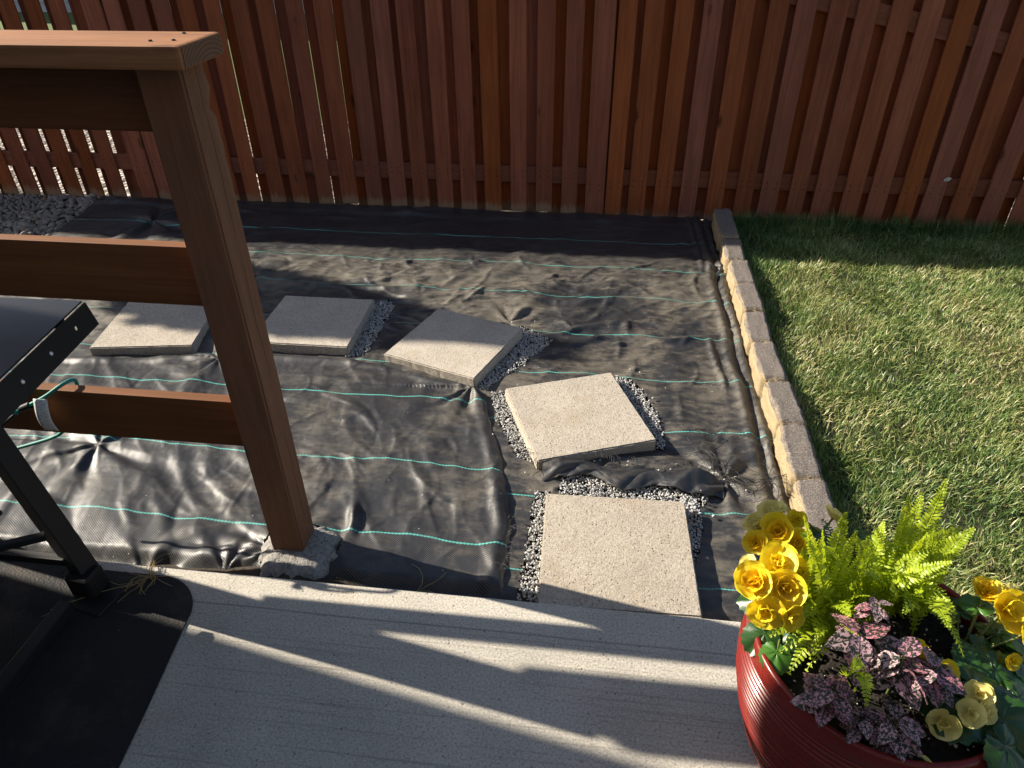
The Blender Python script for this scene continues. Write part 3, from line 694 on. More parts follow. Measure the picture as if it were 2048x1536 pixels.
# lower layer that closes the gaps
P = np.stack([rng.uniform(-3.95, -2.94, 1500), rng.uniform(3.14, 3.95, 1500), np.full(1500, .0)], -1)
P = P[in_poly(P[:, 0], P[:, 1], RB)]; P[:, 0] += 3.3; P[:, 1] -= 3.5; P[:, 2] = rng.uniform(-.015, .006, len(P))
Vv, Ff = scatter(P, rng.uniform(.014, .024, len(P)), rng, flat=.7)
tag(link('stone_fill', np_mesh('stone_fill', Vv, Ff), M['stone'], rb), kind='stuff')

# ================================================================== STONE EDGING
ed = empty('stone_edging', (.67, 2.5, -.06)); tag(ed, 'row of tan and brown tumbled concrete edging blocks between fabric and lawn', 'edging')
def edge_block(k, L):
    bm = bmesh.new(); bmesh.ops.create_cube(bm, size=1)
    for v in bm.verts: v.co = Vector((v.co.x * .088 + (0.0), v.co.y * L, (v.co.z + .5) * .10))
    bmesh.ops.bevel(bm, geom=bm.edges[:], offset=.007, segments=2, affect='EDGES')
    bmesh.ops.subdivide_edges(bm, edges=[e for e in bm.edges if e.calc_length() > .04], cuts=9, use_grid_fill=True)
    for v in bm.verts:
        n = float(fbm(v.co.y * 26 + k * 3, v.co.z * 26 + v.co.x * 26, 3, k)) * .0095
        # rough split face toward the bed, bulging in the middle
        if v.co.x < -.02: v.co.x += -.006 * (1 - (2 * v.co.y / L) ** 6) + n * 1.3
        else: v.co.x += n * .5
        v.co.z += n * .45; v.co.y += n * .5
        if v.co.x < 0: v.co.y *= .985 - .03 * max(0, v.co.z - .06) / .04
    return bm_mesh('block', bm, True)
ys = [3.835, 3.47, 3.204, 2.956, 2.711, 2.465, 2.193, 1.935, 1.669, 1.41, 1.16]
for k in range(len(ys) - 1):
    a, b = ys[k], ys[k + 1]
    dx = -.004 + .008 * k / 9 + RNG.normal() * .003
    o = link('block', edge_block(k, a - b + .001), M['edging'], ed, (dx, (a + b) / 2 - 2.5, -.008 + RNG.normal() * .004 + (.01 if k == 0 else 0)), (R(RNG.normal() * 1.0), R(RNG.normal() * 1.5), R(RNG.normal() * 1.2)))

# ================================================================== GRASS
def grass_blades(X, Y, Lr, rng, zfun, tint_bias=0.0, upright=.5):
    n = len(X); Z = zfun(X, Y) - .003
    flow = 6.0 * gnoise(X * 2.6, Y * 2.6, 111) + rng.normal(size=n) * 1.5
    L = rng.uniform(*Lr, n) * (1 + .35 * gnoise(X * 5, Y * 5, 112)); W = rng.uniform(.0010, .0021, n)
    lean = np.clip(rng.normal(1.12 - upright * .6, .32, n), .15, 1.5)
    dx, dy = np.cos(flow), np.sin(flow); sx, sy = -dy, dx
    tw = rng.normal(size=n) * .5; sx2 = sx * np.cos(tw); sy2 = sy * np.cos(tw); sz2 = np.sin(tw)
    h1 = L * .5 * np.cos(lean * .6); d1 = L * .5 * np.sin(lean * .6); h2 = h1 + L * .5 * np.cos(lean * 1.25); d2 = d1 + L * .5 * np.sin(lean * 1.25)
    h2 = np.maximum(h2, .004)
    V = np.empty((n, 5, 3)); S_ = np.stack([sx2, sy2, sz2], -1) * W[:, None]
    B = np.stack([X, Y, Z], -1); Mi = np.stack([X + dx * d1, Y + dy * d1, Z + h1], -1); T = np.stack([X + dx * d2, Y + dy * d2, Z + h2], -1)
    V[:, 0] = B - S_; V[:, 1] = B + S_; V[:, 2] = Mi - S_ * .9; V[:, 3] = Mi + S_ * .9; V[:, 4] = T
    o = (np.arange(n) * 5)[:, None]
    Ff = np.concatenate([np.array([[0, 1, 3]]) + o, np.array([[0, 3, 2]]) + o, np.array([[2, 3, 4]]) + o])
    straw = fbm(X * 2.1, Y * 2.1, 3, 113)
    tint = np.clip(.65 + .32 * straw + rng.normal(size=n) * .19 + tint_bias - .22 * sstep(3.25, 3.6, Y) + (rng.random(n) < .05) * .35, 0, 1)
    return V.reshape(-1, 3), Ff, np.repeat(tint, 5)
rng = np.random.default_rng(21)
n = 270000
X = rng.uniform(.735, 2.75, n); Y = rng.uniform(.80, 3.93, n)
dens = .62 + .75 * fbm(X * 5, Y * 5, 3, 115); k_ = rng.random(n) < dens; X, Y = X[k_], Y[k_]
k_ = ~((X < .76) & (Y < 1.16)); X, Y = X[k_], Y[k_]
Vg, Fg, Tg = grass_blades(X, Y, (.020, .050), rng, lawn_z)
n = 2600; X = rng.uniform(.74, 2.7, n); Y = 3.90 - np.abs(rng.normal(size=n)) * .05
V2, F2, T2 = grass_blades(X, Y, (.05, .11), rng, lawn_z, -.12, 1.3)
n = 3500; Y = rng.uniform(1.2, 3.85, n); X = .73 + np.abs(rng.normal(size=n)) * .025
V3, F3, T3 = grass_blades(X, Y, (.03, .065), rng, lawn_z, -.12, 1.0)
Vv = np.concatenate([Vg, V2, V3]); Ff = np.concatenate([Fg, F2 + len(Vg), F3 + len(Vg) + len(V2)])
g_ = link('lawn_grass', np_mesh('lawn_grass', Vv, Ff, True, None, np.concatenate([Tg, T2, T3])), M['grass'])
tag(g_, 'matted green and straw lawn grass right of the stone edging', 'grass', None, 'stuff')

# ================================================================== FENCE
def picket_mesh(name, w, h, th=.016):
    bm = bmesh.new(); e = .018
    prof = [(-w / 2, 0), (w / 2, 0), (w / 2, h - e), (w / 2 - e, h), (-w / 2 + e, h), (-w / 2, h - e)]
    f = bm.faces.new([bm.verts.new((x, 0, z)) for x, z in prof]); r_ = bmesh.ops.extrude_face_region(bm, geom=[f])
    for v in [g for g in r_['geom'] if isinstance(g, bmesh.types.BMVert)]: v.co.y += th
    bmesh.ops.recalc_face_normals(bm, faces=bm.faces[:])
    bmesh.ops.bevel(bm, geom=bm.edges[:], offset=.0016, segments=1, affect='EDGES')
    return bm_mesh(name, bm)
FT = 1.80
PK = [picket_mesh('picket', w, 1.86) for w in (.084, .0885, .093)]
PKW = picket_mesh('post_board', .105, 1.92, .022)
FY = 3.930
rng = np.random.default_rng(31)
def fence(name, xs, zb, x0, x1, label, kick=False, back_shift=.006, posts=(), cover=()):
    f = empty(name, ((x0 + x1) / 2, FY, -.06)); tag(f, label, 'fence'); ox = f.location.x
    for z0 in (.115, 1.085, 1.62):
        link('rail', box_mesh('rail', (x0 - ox, .018, z0 - .089 / 2 + .045 + .06), (x1 - ox, .056, z0 + .089 / 2 + .045 + .06), .003), M['fence_x'], f)
    for i, x in enumerate(xs):
        o = link('picket', PK[int(rng.integers(3))], M['fence'], f, (x - ox, rng.uniform(-.001, .002), zb[i] + .06), (0, R(rng.normal() * .18), 0))
        o.scale.z = (FT - zb[i]) / 1.86 * rng.uniform(.997, 1.006)
    mids = [(a + b) / 2 + back_shift + rng.normal() * .004 for a, b in zip(xs[:-1], xs[1:])]
    for x in mids + list(cover):
        o = link('back_picket', PK[int(rng.integers(3))], M['fence'], f, (x - ox, .0565, rng.uniform(-.03, -.005)), (0, R(rng.normal() * .15), 0)); o.scale.z = (FT + .06) / 1.86 * rng.uniform(.996, 1.004)
    for x, z in posts:
        o = link('post_board', PKW, M['fence'], f, (x - ox, -.006, z + .06)); o.scale.z = (FT - z + .02) / 1.92
        link('post', box_mesh('post', (x - ox - .045, .0580, -.3), (x - ox + .045, .147, FT + .02), .004), M['fence'], f)
    if kick:
        link('kickboard', box_mesh('kickboard', (x0 - ox, -.022, -.06), (x1 - ox, -.002, -.010), .002), M['fence_x'], f)
    return f
xm = [-2.625, -2.480, -2.345, -2.205, -2.065, -1.911, -1.769, -1.614, -1.465, -1.313, -1.168, -1.032, -.889, -.750, -.607, -.461, -.316, -.173]
zm = [-.055] * 5 + [-.047, -.055, -.049, -.04, -.045, -.048, -.047, -.048, -.049, -.05, -.049, -.045, -.05]
fence('wooden_fence', xm, zm, -2.70, -.035, 'reddish-brown picket fence panel behind the fabric, middle of the picture', posts=[(-2.735, -.095), (-.028, -.115)], cover=[-2.69, -.105], back_shift=-.009)
xr = [.076, .206, .347, .489, .634, .788, .921, 1.068, 1.204, 1.354, 1.488, 1.643, 1.769, 1.917, 2.072]
zr = [-.10, -.09, -.085, -.085, -.08, -.07] + [-.075] * 9
xr2 = list(np.arange(2.37, 3.9, .145))
fence('wooden_fence', xr + [2.225], zr + [-.075], .03, 2.30, 'reddish-brown picket fence panel behind the lawn, right side', back_shift=.011, cover=[.012, 2.262])
fence('wooden_fence', xr2, [-.075] * len(xr2), 2.31, 3.9, 'reddish-brown picket fence panel beyond the right edge of the picture', back_shift=.01, cover=[2.315])
xl = list(np.arange(-2.858 - .0765, -8.6, -.1465)[::-1])
fence('wooden_fence', xl, [-.055] * len(xl), -8.7, -2.775, 'reddish-brown fence panel with bright slits and a kickboard above the river stones', kick=True, back_shift=.004, cover=[-2.86])
f3 = [o for o in bpy.data.objects if o.name.startswith('wooden_fence') and o.get('label', '').endswith('right side')][0]
bm_ = box_mesh('brace', (-.85, .019, -.044), (.85, .055, .044), .003)
link('brace', bm_, M['fence_x'], f3, (1.56 - f3.location.x, .0005, .92 + .06), (0, R(11.5), 0))
# pale leaf caught between two pickets
V = np.array([(0, 0, 0), (.022, -.004, .006), (.034, -.002, .02), (.012, -.006, .026), (-.006, -.003, .014)])
o = link('dry_leaf', np_mesh('dry_leaf', np.concatenate([V, V + [0, .0012, 0]]), [(0, 1, 2), (0, 2, 3), (0, 3, 4), (7, 6, 5), (8, 7, 5), (9, 8, 5)], False), plain('pale leaf', (.55, .52, .47), .7), None, (1.79, 3.926, .20))
tag(o, 'small pale dry leaf stuck between pickets on the right fence panel', 'leaf')

# ================================================================== RAILING
ra = empty('wooden_railing', (-.782, 1.2925, 0)); tag(ra, 'brown wooden patio railing with three rails, cap and square post', 'railing')
def rel(lo, hi): return tuple(lo[i] - ra.location[i] for i in range(3)), tuple(hi[i] - ra.location[i] for i in range(3))
def rbox(name, lo, hi, m, bev=.003):
    a, b = rel(lo, hi); return link(name, box_mesh(name, a, b, bev, 2), m, ra)
# main post with a knocked-about back corner near the top and a drying check down the face
bm = bmesh.new(); bmesh.ops.create_cube(bm, size=1)
for v in bm.verts: v.co = Vector((v.co.x * .089, v.co.y * .089, -.06 + (v.co.z + .5) * 1.286))
bmesh.ops.bevel(bm, geom=[e for e in bm.edges if abs(e.verts[0].co.z - e.verts[1].co.z) > 1], offset=.005, segments=3, affect='EDGES')
bmesh.ops.subdivide_edges(bm, edges=[e for e in bm.edges if e.calc_length() > 1], cuts=70)
for v in bm.verts:
    if v.co.x > .036 and v.co.y > .036:
        k = max(0, float(gnoise(v.co.z * 26, 3.3, 6)) + .25) * (1 if 1.03 < v.co.z < 1.22 else .12)
        v.co.x -= .006 * k; v.co.y -= .010 * k
po = link('post', bm_mesh('post', bm), None, ra)
mp = wood('post stain main', (.135, .060, .027), (.185, .084, .039), 2, crack=(.004, .0012, 1), gloss=.15, knot=.35); po.data.materials.append(mp)
rbox('post', (-2.050, 1.203, -.06), (-1.961, 1.2875, 1.226), M['post'], .005)
RX0, RX1 = -2.045, -.8265
for z0, z1 in ((.326, .464), (.724, .864), (1.098, 1.2255)):
    rbox('rail', (RX0, 1.288, z0), (RX1, 1.318, z1), M['rail'], .004)
rbox('cap_rail', (-2.06, 1.192, 1.2265), (-.700, 1.346, 1.2645), M['cap'], .006)
t = NT('end grain'); cc = t.coord('Object'); w_ = t.new('ShaderNodeTexWave', wave_type='RINGS', rings_direction='X'); t.set(w_.inputs['Vector'], t.vmath('ADD', cc, (0, -.02, .09))); w_.inputs['Scale'].default_value = 42; w_.inputs['Distortion'].default_value = 1.2
k = t.mix(w_.outputs['Fac'], (.11, .050, .024), (.165, .082, .042)); M['endgrain'] = t.fin(k, .85)
link('end_grain', box_mesh('end_grain', (-.0015, -.069, -.0155), (.0015, .069, .0155)), M['endgrain'], ra, (-.700 - ra.location.x, 1.269 - ra.location.y, 1.2455))
paths = []
for (x_, y_) in ((-.735, 1.245), (-.755, 1.318), (-.772, 1.236)):
    bm = bmesh.new(); bmesh.ops.create_cone(bm, segments=8, radius1=.004, radius2=.003, depth=.004, cap_ends=True)
    link('screw', bm_mesh('screw', bm), M['black'], ra, (x_ - ra.location.x, y_ - ra.location.y, 1.2650))
# second post footing is out of view; the main one is a rough collar of concrete
n = 72; ang = np.linspace(0, 2 * math.pi, n, endpoint=False)
px = np.array([q[0] for q in FPOLY]); py = np.array([q[1] for q in FPOLY]); pa = np.arctan2(py - FOOT[1], px - FOOT[0]); pr = np.hypot(px - FOOT[0], py - FOOT[1])
o_ = np.argsort(pa); pa, pr = pa[o_], pr[o_]; pa = np.r_[pa - 2 * math.pi, pa, pa + 2 * math.pi]; pr = np.r_[pr, pr, pr]
aa = np.where(ang > math.pi, ang - 2 * math.pi, ang); rad = np.interp(aa, pa, pr) * (.90 + .16 * gnoise(np.cos(ang) * 4, np.sin(ang) * 4, 4) + .05 * gnoise(np.cos(ang) * 12, np.sin(ang) * 12, 5))
rings = [.25, .45, .6, .72, .82, .9, .96, 1.0, 1.015, 1.0]
zz = [.000, .000, -.002, -.005, -.010, -.016, -.023, -.033, -.055, -.12]
V = []
for f, z in zip(rings, zz):
    xx = np.cos(ang) * rad * f; yy = np.sin(ang) * rad * f
    V.append(np.stack([xx, yy, z + .010 * fbm(xx * 45, yy * 45, 4, 9) * (1 if z > -.05 else 0)], -1))
V = np.concatenate(V); i = np.arange(len(rings) * n).reshape(len(rings), n); j = np.roll(i, -1, 1)
Fq = np.stack([i[:-1], j[:-1], j[1:], i[1:]], -1).reshape(-1, 4)[:, ::-1]
fo = link('concrete_footing', np_mesh('concrete_footing', V, Fq), M['footing'], None, (FOOT[0], FOOT[1], 0)); tag(fo, 'rough pitted grey concrete collar around the foot of the post', 'footing')

# ================================================================== GRIDDLE CART, MAT, CORD
gr = empty('griddle_cart', (-1.225, 1.02, PZ + .005)); tag(gr, 'black metal cart with side shelf and legs standing on the mat', 'cart')
G = Vector(gr.location)
def gbar(name, a, b, w, h, m=None):
    """square bar from a to b"""
    a, b = Vector(a), Vector(b); d = b - a; L = d.length
    me = box_mesh(name, (-w / 2, -h / 2, 0), (w / 2, h / 2, L), .003, 2)
    o = link(name, me, m or M['black'], gr, a - G); o.rotation_euler = d.to_track_quat('Z', 'Y').to_euler(); return o
SZ = .876
# side shelf: folded sheet, top plus skirt with round lightening holes
c0, c1 = Vector((-.902, 1.022)), Vector((-.848, .58))
def shelf_skirt():
    bm = bmesh.new()
    L = (c1 - c0).length; H = .045; holes = [.055 + .082 * k for k in range(6)]
    return L, H, holes
L, H, holes = shelf_skirt()
ex = (c1 - c0).normalized(); nrm = Vector((-ex.y, ex.x))
if nrm.x < 0: nrm = -nrm
# top plate
bm = bmesh.new()
top = [(-1.62, 1.010), (c0.x, c0.y), (c1.x, c1.y), (-1.60, .58)]
f = bm.faces.new([bm.verts.new((x - G.x, y - G.y, SZ - G.z)) for x, y in top]); bmesh.ops.recalc_face_normals(bm, faces=[f])
r_ = bmesh.ops.extrude_face_region(bm, geom=[f])
for v in [g for g in r_['geom'] if isinstance(g, bmesh.types.BMVert)]: v.co.z -= .003
bmesh.ops.recalc_face_normals(bm, faces=bm.faces[:])
bmesh.ops.bevel(bm, geom=bm.edges[:], offset=.0012, segments=2, affect='EDGES')
link('side_shelf', bm_mesh('side_shelf', bm), M['shelf'], gr)
# skirt with holes: strip built around circular openings
def holed_strip(L, H, holes, rr=.0042, seg=16):
    V, Fc = [], []
    xs = [0.0] + [(a + b) / 2 for a, b in zip(holes[:-1], holes[1:])] + [L]
    for k, hx in enumerate(holes):
        xa, xb = xs[k], xs[k + 1]; base = len(V)
        for s_ in range(seg):
            a = 2 * math.pi * s_ / seg; ca, sa = math.cos(a), math.sin(a); V.append((hx + rr * ca, -H / 2 + rr * sa))
        for s_ in range(seg):
            a = 2 * math.pi * s_ / seg; ca, sa = math.cos(a), math.sin(a)
            tx = ((xb - hx) / ca if ca > 1e-6 else ((xa - hx) / ca if ca < -1e-6 else 1e9)); ty = (H / 2) / abs(sa) if abs(sa) > 1e-6 else 1e9
            q = min(tx, ty); V.append((hx + q * ca, -H / 2 + q * sa))
        cr = [(xb, 0), (xa, 0), (xa, -H), (xb, -H)]
        for s_ in range(seg):
            s2 = (s_ + 1) % seg; Fc.append((base + s_, base + seg + s_, base + seg + s2, base + s2))
        # corner triangles
        for (qx, qz) in cr:
            a = math.atan2(qz + H / 2, qx - hx) % (2 * math.pi); s_ = int(a / (2 * math.pi) * seg) % seg; V.append((qx, qz)); Fc.append((base + seg + s_, len(V) - 1, base + seg + (s_ + 1) % seg))
    return V, Fc
V2, Fc = holed_strip(L, H, holes)
bm = bmesh.new(); vs = [bm.verts.new((c0.x + ex.x * x - G.x + nrm.x * (.002 + .010 * (-z / H)), c0.y + ex.y * x - G.y + nrm.y * (.002 + .010 * (-z / H)), SZ - .003 - G.z + z)) for x, z in V2]
for f in Fc:
    try: bm.faces.new([vs[i] for i in f])
    except ValueError: pass
bmesh.ops.remove_doubles(bm, verts=bm.verts[:], dist=1e-5)
sk = link('shelf_skirt', bm_mesh('shelf_skirt', bm), M['black'], gr)
md = sk.modifiers.new('thick', 'SOLIDIFY'); md.thickness = .0022
for hx in holes[1:]:  # bright beads set in the holes for the light shining through
    p = c0 + ex * hx; 
    bm = bmesh.new(); bmesh.ops.create_uvsphere(bm, u_segments=10, v_segments=6, radius=.0040)
    rv = link('hole_glint', bm_mesh('hole_glint', bm, True), M['hole_glint'], gr, (p.x + nrm.x * .0078 - G.x, p.y + nrm.y * .0078 - G.y, SZ - .003 - H / 2 - G.z))
link('shelf_lip', box_mesh('shelf_lip', (-1.61 - G.x, .995 - G.y, SZ - .045 - G.z), (-.935 - G.x, 1.003 - G.y, SZ - .0035 - G.z)), M['black'], gr)
# legs, foot plates, ground runner and lower shelf bar
gbar('leg', (-1.207, 1.056, PZ + .010), (-1.385, 1.098, SZ - .06), .048, .044)
gbar('leg', (-1.225, .45, PZ + .010), (-1.285, .40, SZ - .05), .052, .052)
gbar('ground_runner', (-1.228, .98, PZ + .030), (-1.240, .30, PZ + .030), .034, .030)
link('foot_plate', box_mesh('foot_plate', (-.055, -.05, 0), (.055, .045, .006), .002), M['black'], gr, Vector((-1.192, 1.030, PZ + .0045)) - G, (0, 0, R(-12)))
link('foot_bracket', box_mesh('foot_bracket', (-.034, -.03, .006), (.034, .03, .075), .006), M['black'], gr, Vector((-1.214, 1.045, PZ + .0045)) - G, (0, 0, R(-6)))
gbar('lower_bar', (-1.24, 1.045, PZ + .115), (-1.93, 1.045, PZ + .115), .022, .022)
gbar('brace', (-1.245, 1.03, PZ + .215), (-1.62, .72, PZ + .30), .018, .018)
link('lower_shelf', box_mesh('lower_shelf', (-1.93 - G.x, .46 - G.y, PZ + .29 - G.z), (-1.31 - G.x, 1.02 - G.y, PZ + .305 - G.z), .003), M['shelf'], gr)
link('griddle_body', box_mesh('griddle_body', (-2.30 - G.x, .42 - G.y, .70 - G.z), (-1.625 - G.x, 1.0 - G.y, .93 - G.z), .012, 3), M['black'], gr)
for y_ in (.46, .96): gbar('leg', (-2.25, y_, PZ + .01), (-2.23, y_, .71), .05, .05)
# mat with a rounded corner
pts = []
for a in np.linspace(0, 90, 14): pts.append((-1.062 + .130 * math.cos(R(a)) * 1.0, .990 + .122 * math.sin(R(a))))
outline = [(-.885, .30)] + [(-.932 + (-.932 + 1.062 - .130), .985)] + pts[0:] + [(-2.9, 1.112), (-2.9, .30)]
outline = [(-.862, .28), (-.905, .76)] + pts + [(-2.9, 1.112), (-2.9, .28)]
bm = bmesh.new(); f = bm.faces.new([bm.verts.new((x, y_, 0)) for x, y_ in outline]); bmesh.ops.recalc_face_normals(bm, faces=[f])
if f.normal.z < 0: bmesh.ops.reverse_faces(bm, faces=[f])
r_ = bmesh.ops.extrude_face_region(bm, geom=[f])
for v in [g for g in r_['geom'] if isinstance(g, bmesh.types.BMVert)]: v.co.z += .004
bmesh.ops.recalc_face_normals(bm, faces=bm.faces[:])
o = link('grill_mat', bm_mesh('grill_mat', bm), M['mat'], None, (0, 0, PZ + .0008)); tag(o, 'black textured mat with rounded corner lying on the patio', 'mat')
rng = np.random.default_rng(41)
o = tubes('dry_grass', fray(-1.09, 1.105, PZ + .005, 26, .075, -2.4, 1.6, rng) + fray(-1.12, 1.08, PZ + .005, 3, .22, -2.3, .3, rng), .0007, M['twig']); tag(o, 'tuft of dry grass on the mat corner by the patio edge', 'dry grass', None, 'stuff')
# bungee cord over the lower rail
co = empty('bungee_cord', (-1.33, 1.25, .50)); tag(co, 'teal bungee cord with black hook and white tag looped over the lowest rail', 'cord')
def cord(name, P, r_, m, sides=10):
    P = np.array(P, float); tt = np.linspace(0, 1, len(P)); ti = np.linspace(0, 1, 40)
    # Catmull-like smoothing
    Q = np.stack([np.interp(ti, tt, P[:, k]) for k in range(3)], -1)
    for _ in range(3): Q[1:-1] = (Q[:-2] + 2 * Q[1:-1] + Q[2:]) / 4
    V, Fq = tube_np(Q, r_, sides); V = V - np.array(co.location)
    u_ = np.tile(np.arange(sides) / sides, len(Q)); L_ = np.r_[0, np.cumsum(np.linalg.norm(np.diff(Q, axis=0), axis=1))]; uv = np.stack([u_, np.repeat(L_, sides)], -1)
    return link(name, np_mesh(name, V, Fq, True, uv), m, co)
cord('rope', [(-1.405, 1.268, .415), (-1.37, 1.266, .432), (-1.325, 1.270, .455), (-1.285, 1.281, .482), (-1.275, 1.31, .483), (-1.282, 1.337, .465), (-1.31, 1.343, .38), (-1.398, 1.343, .272), (-1.50, 1.340, .234), (-1.62, 1.330, .195)], .0048, M['cord'])
cord('rope_end', [(-1.432, 1.252, .427), (-1.420, 1.250, .415), (-1.406, 1.258, .411)], .0065, M['cord'])
cord('hook', [(-1.392, 1.266, .424), (-1.406, 1.266, .411), (-1.43, 1.264, .395), (-1.46, 1.26, .373), (-1.49, 1.25, .350)], .0042, M['black'])
cord('hook_sleeve', [(-1.372, 1.266, .430), (-1.412, 1.266, .411)], .009, M['black'])
nu, nv = 5, 14
uu, vv = np.meshgrid(np.linspace(0, 1, nu), np.linspace(0, 1, nv))
tx = -1.350 + .032 * uu + .004 * vv; tz = .455 - .088 * vv - .004 * uu; ty = 1.260 - .016 * np.sin(vv * 2.4) + .006 * uu
V = np.stack([tx, ty, tz], -1).reshape(-1, 3) - np.array(co.location)
tg = link('paper_tag', np_mesh('paper_tag', V, grid_faces(nu, nv)), M['tag'], co); md = tg.modifiers.new('thick', 'SOLIDIFY'); md.thickness = .0006

# ================================================================== POT AND PLANTS
PC = (.527, .823, PZ)
PH = .385
pot = empty('flower_pot', PC); tag(pot, 'large glossy red ribbed ceramic pot filled with flowers on the patio corner', 'pot')
def pot_r(h):
    return np.interp(h, [0, .03, .10, .18, .25, .31, .35, .372, PH], [.138, .150, .178, .202, .2165, .2215, .219, .2145, .2125])
prof = [(0.0, 0.0), (.136, 0.0)]
hs = np.linspace(.004, .352, 200)
for h in hs: prof.append((float(pot_r(h)) + .0026 * math.sin(h * 2 * math.pi / .0115) - (.003 if h < .01 else 0), float(h)))
for h in (.356, .362, .370, .378): prof.append((float(pot_r(h)) + .0015, h))
prof += [(.2125, .384), (.2085, .3865), (.2035, .385), (.2005, .379), (.1985, .36), (.197, .33)]
lathe('pot_shell', prof, 160, M['glaze'], pot)
nr, ns = 26, 72; rr = np.linspace(0, .1985, nr); a = np.linspace(0, 2 * math.pi, ns, endpoint=False)
X = rr[:, None] * np.cos(a); Y = rr[:, None] * np.sin(a); Z = .352 + .014 * (1 - (rr[:, None] / .2) ** 2) + .009 * fbm(X * 30, Y * 30, 4, 7)
V = np.stack([X, Y, Z], -1).reshape(-1, 3); i = np.arange(nr * ns).reshape(nr, ns); j = np.roll(i, -1, 1)
link('potting_soil', np_mesh('potting_soil', V, np.stack([i[:-1], i[1:], j[1:], j[:-1]], -1).reshape(-1, 4)), M['potsoil'], pot)
rng = np.random.default_rng(61); n = 260; r_ = .19 * np.sqrt(rng.random(n)); a = rng.uniform(0, 6.28, n)
Vv, Ff = scatter(np.stack([r_ * np.cos(a), r_ * np.sin(a), .3585 + .014 * (1 - (r_ / .2) ** 2) + rng.normal(size=n) * .001], -1), rng.uniform(.0010, .0032, n), rng)
tag(link('perlite', np_mesh('perlite', Vv, Ff, False), M['perlite'], pot), kind='stuff')
n = 700; r_ = .19 * np.sqrt(rng.random(n)); a = rng.uniform(0, 6.28, n)
Vv, Ff = scatter(np.stack([r_ * np.cos(a), r_ * np.sin(a), .357 + .014 * (1 - (r_ / .2) ** 2) + rng.normal(size=n) * .002], -1), rng.uniform(.002, .006, n), rng)
tag(link('soil_crumbs', np_mesh('soil_crumbs', Vv, Ff, False), M['potsoil'], pot), kind='stuff')

def nz(v): v = np.asarray(v, float); return v / (np.linalg.norm(v) + 1e-12)
def frond(parent, base, tip, arch, wmax, m, rng, curl=.5):
    base, tip = np.asarray(base, float), np.asarray(tip, float); d = tip - base; L = np.linalg.norm(d)
    ctl = base + d * .45 + np.array([0, 0, arch])
    n = max(14, int(L / .0068)); s = np.linspace(0, 1, n + 1)[:, None]
    P = (1 - s) ** 2 * base + 2 * s * (1 - s) * ctl + s ** 2 * tip
    T = np.gradient(P, axis=0); T /= np.linalg.norm(T, axis=1)[:, None]
    roll = rng.normal() * .35
    V, Fq = tube_np(P[:-1], np.linspace(.0016, .0006, n), 5); Vs, Fs, o = [V], [Fq], len(V)
    for k in range(2, n):
        f = k / n; prof = min(1, (f / .22) ** .8) * max(.16, 1 - ((f - .25) / .78) ** 1.7 if f > .25 else 1)
        up = np.array([0.05, -.35, 1.0]); side = nz(np.cross(T[k], up)); nr_ = nz(np.cross(side, T[k]))
        side, nr_ = side * math.cos(roll) + nr_ * math.sin(roll), nr_ * math.cos(roll) - side * math.sin(roll)
        for sg in (-1, 1):
            l = 1.0 * wmax * prof * rng.uniform(.86, 1.1); w = .0029 * rng.uniform(.85, 1.15) * (.55 + .45 * prof)
            dir_ = nz(sg * side + T[k] * (.25 + .35 * f) + nr_ * rng.uniform(.12, .38)); wd = nz(T[k] - dir_ * (T[k] @ dir_)); nn = np.cross(dir_, wd)
            dn = -nr_ * curl * rng.uniform(.5, 1.2)
            pts = []
            for q, (u_, ww) in enumerate(((0, .75), (.3, 1.0), (.62, .95), (.88, .6), (1.0, .12))):
                c_ = P[k] + dir_ * l * u_ + dn * l * u_ * u_ * .55 + nn * .0012 * math.sin(u_ * 9 + k)
                tw = .35 * math.sin(k * 1.7 + q)
                wv_ = wd * math.cos(tw) + nn * math.sin(tw)
                pts += [c_ - wv_ * w * ww, c_ + wv_ * w * ww]
            Vs.append(np.array(pts)); Fs.append(np.array([(o + 2 * q, o + 2 * q + 1, o + 2 * q + 3, o + 2 * q + 2) for q in range(4)])); o += 10
    V = np.concatenate(Vs) - np.array(parent.location)
    return link('frond', np_mesh('frond', V, np.concatenate(Fs)), m, parent)
rng = np.random.default_rng(71)
LB = np.array([.434, .859, .375]); RBs = np.array([.573, .911, .375])
fe1 = empty('fern', tuple(LB)); tag(fe1, 'bright chartreuse fern in the left half of the red pot beside yellow flowers', 'fern')
for tp, ar, w in [((.346, .837, .640), .05, .026), ((.435, .897, .600), .06, .026), ((.442, .857, .600), .05, .020), ((.460, .849, .560), .04, .017), ((.387, .851, .600), .05, .022),
                  ((.325, .778, .430), .08, .026), ((.350, .720, .412), .09, .026), ((.344, .828, .460), .07, .024), ((.373, .779, .470), .07, .026), ((.429, .758, .505), .08, .026), ((.361, .856, .500), .07, .024),
                  ((.40, .80, .50), .06, .024), ((.47, .80, .51), .06, .022), ((.41, .90, .53), .05, .022), ((.45, .93, .50), .06, .022), ((.385, .74, .46), .08, .024)]:
    tp = tuple(np.array(tp) + [0, .008, .022 if tp[2] > .45 else 0])
    frond(fe1, LB + rng.normal(size=3) * [.014, .014, .002], tp, ar, w, M['fern'], rng)
    frond(fe1, LB + rng.normal(size=3) * [.02, .02, .002], np.array(tp) * [1, 1, .93] + rng.normal(size=3) * [.03, .025, .006] + [.01, 0, 0], ar * 1.2, w * .9, M['fern'], rng)
fe2 = empty('fern', tuple(RBs)); tag(fe2, 'bright chartreuse fern with long fronds reaching over the lawn, right half of the red pot', 'fern')
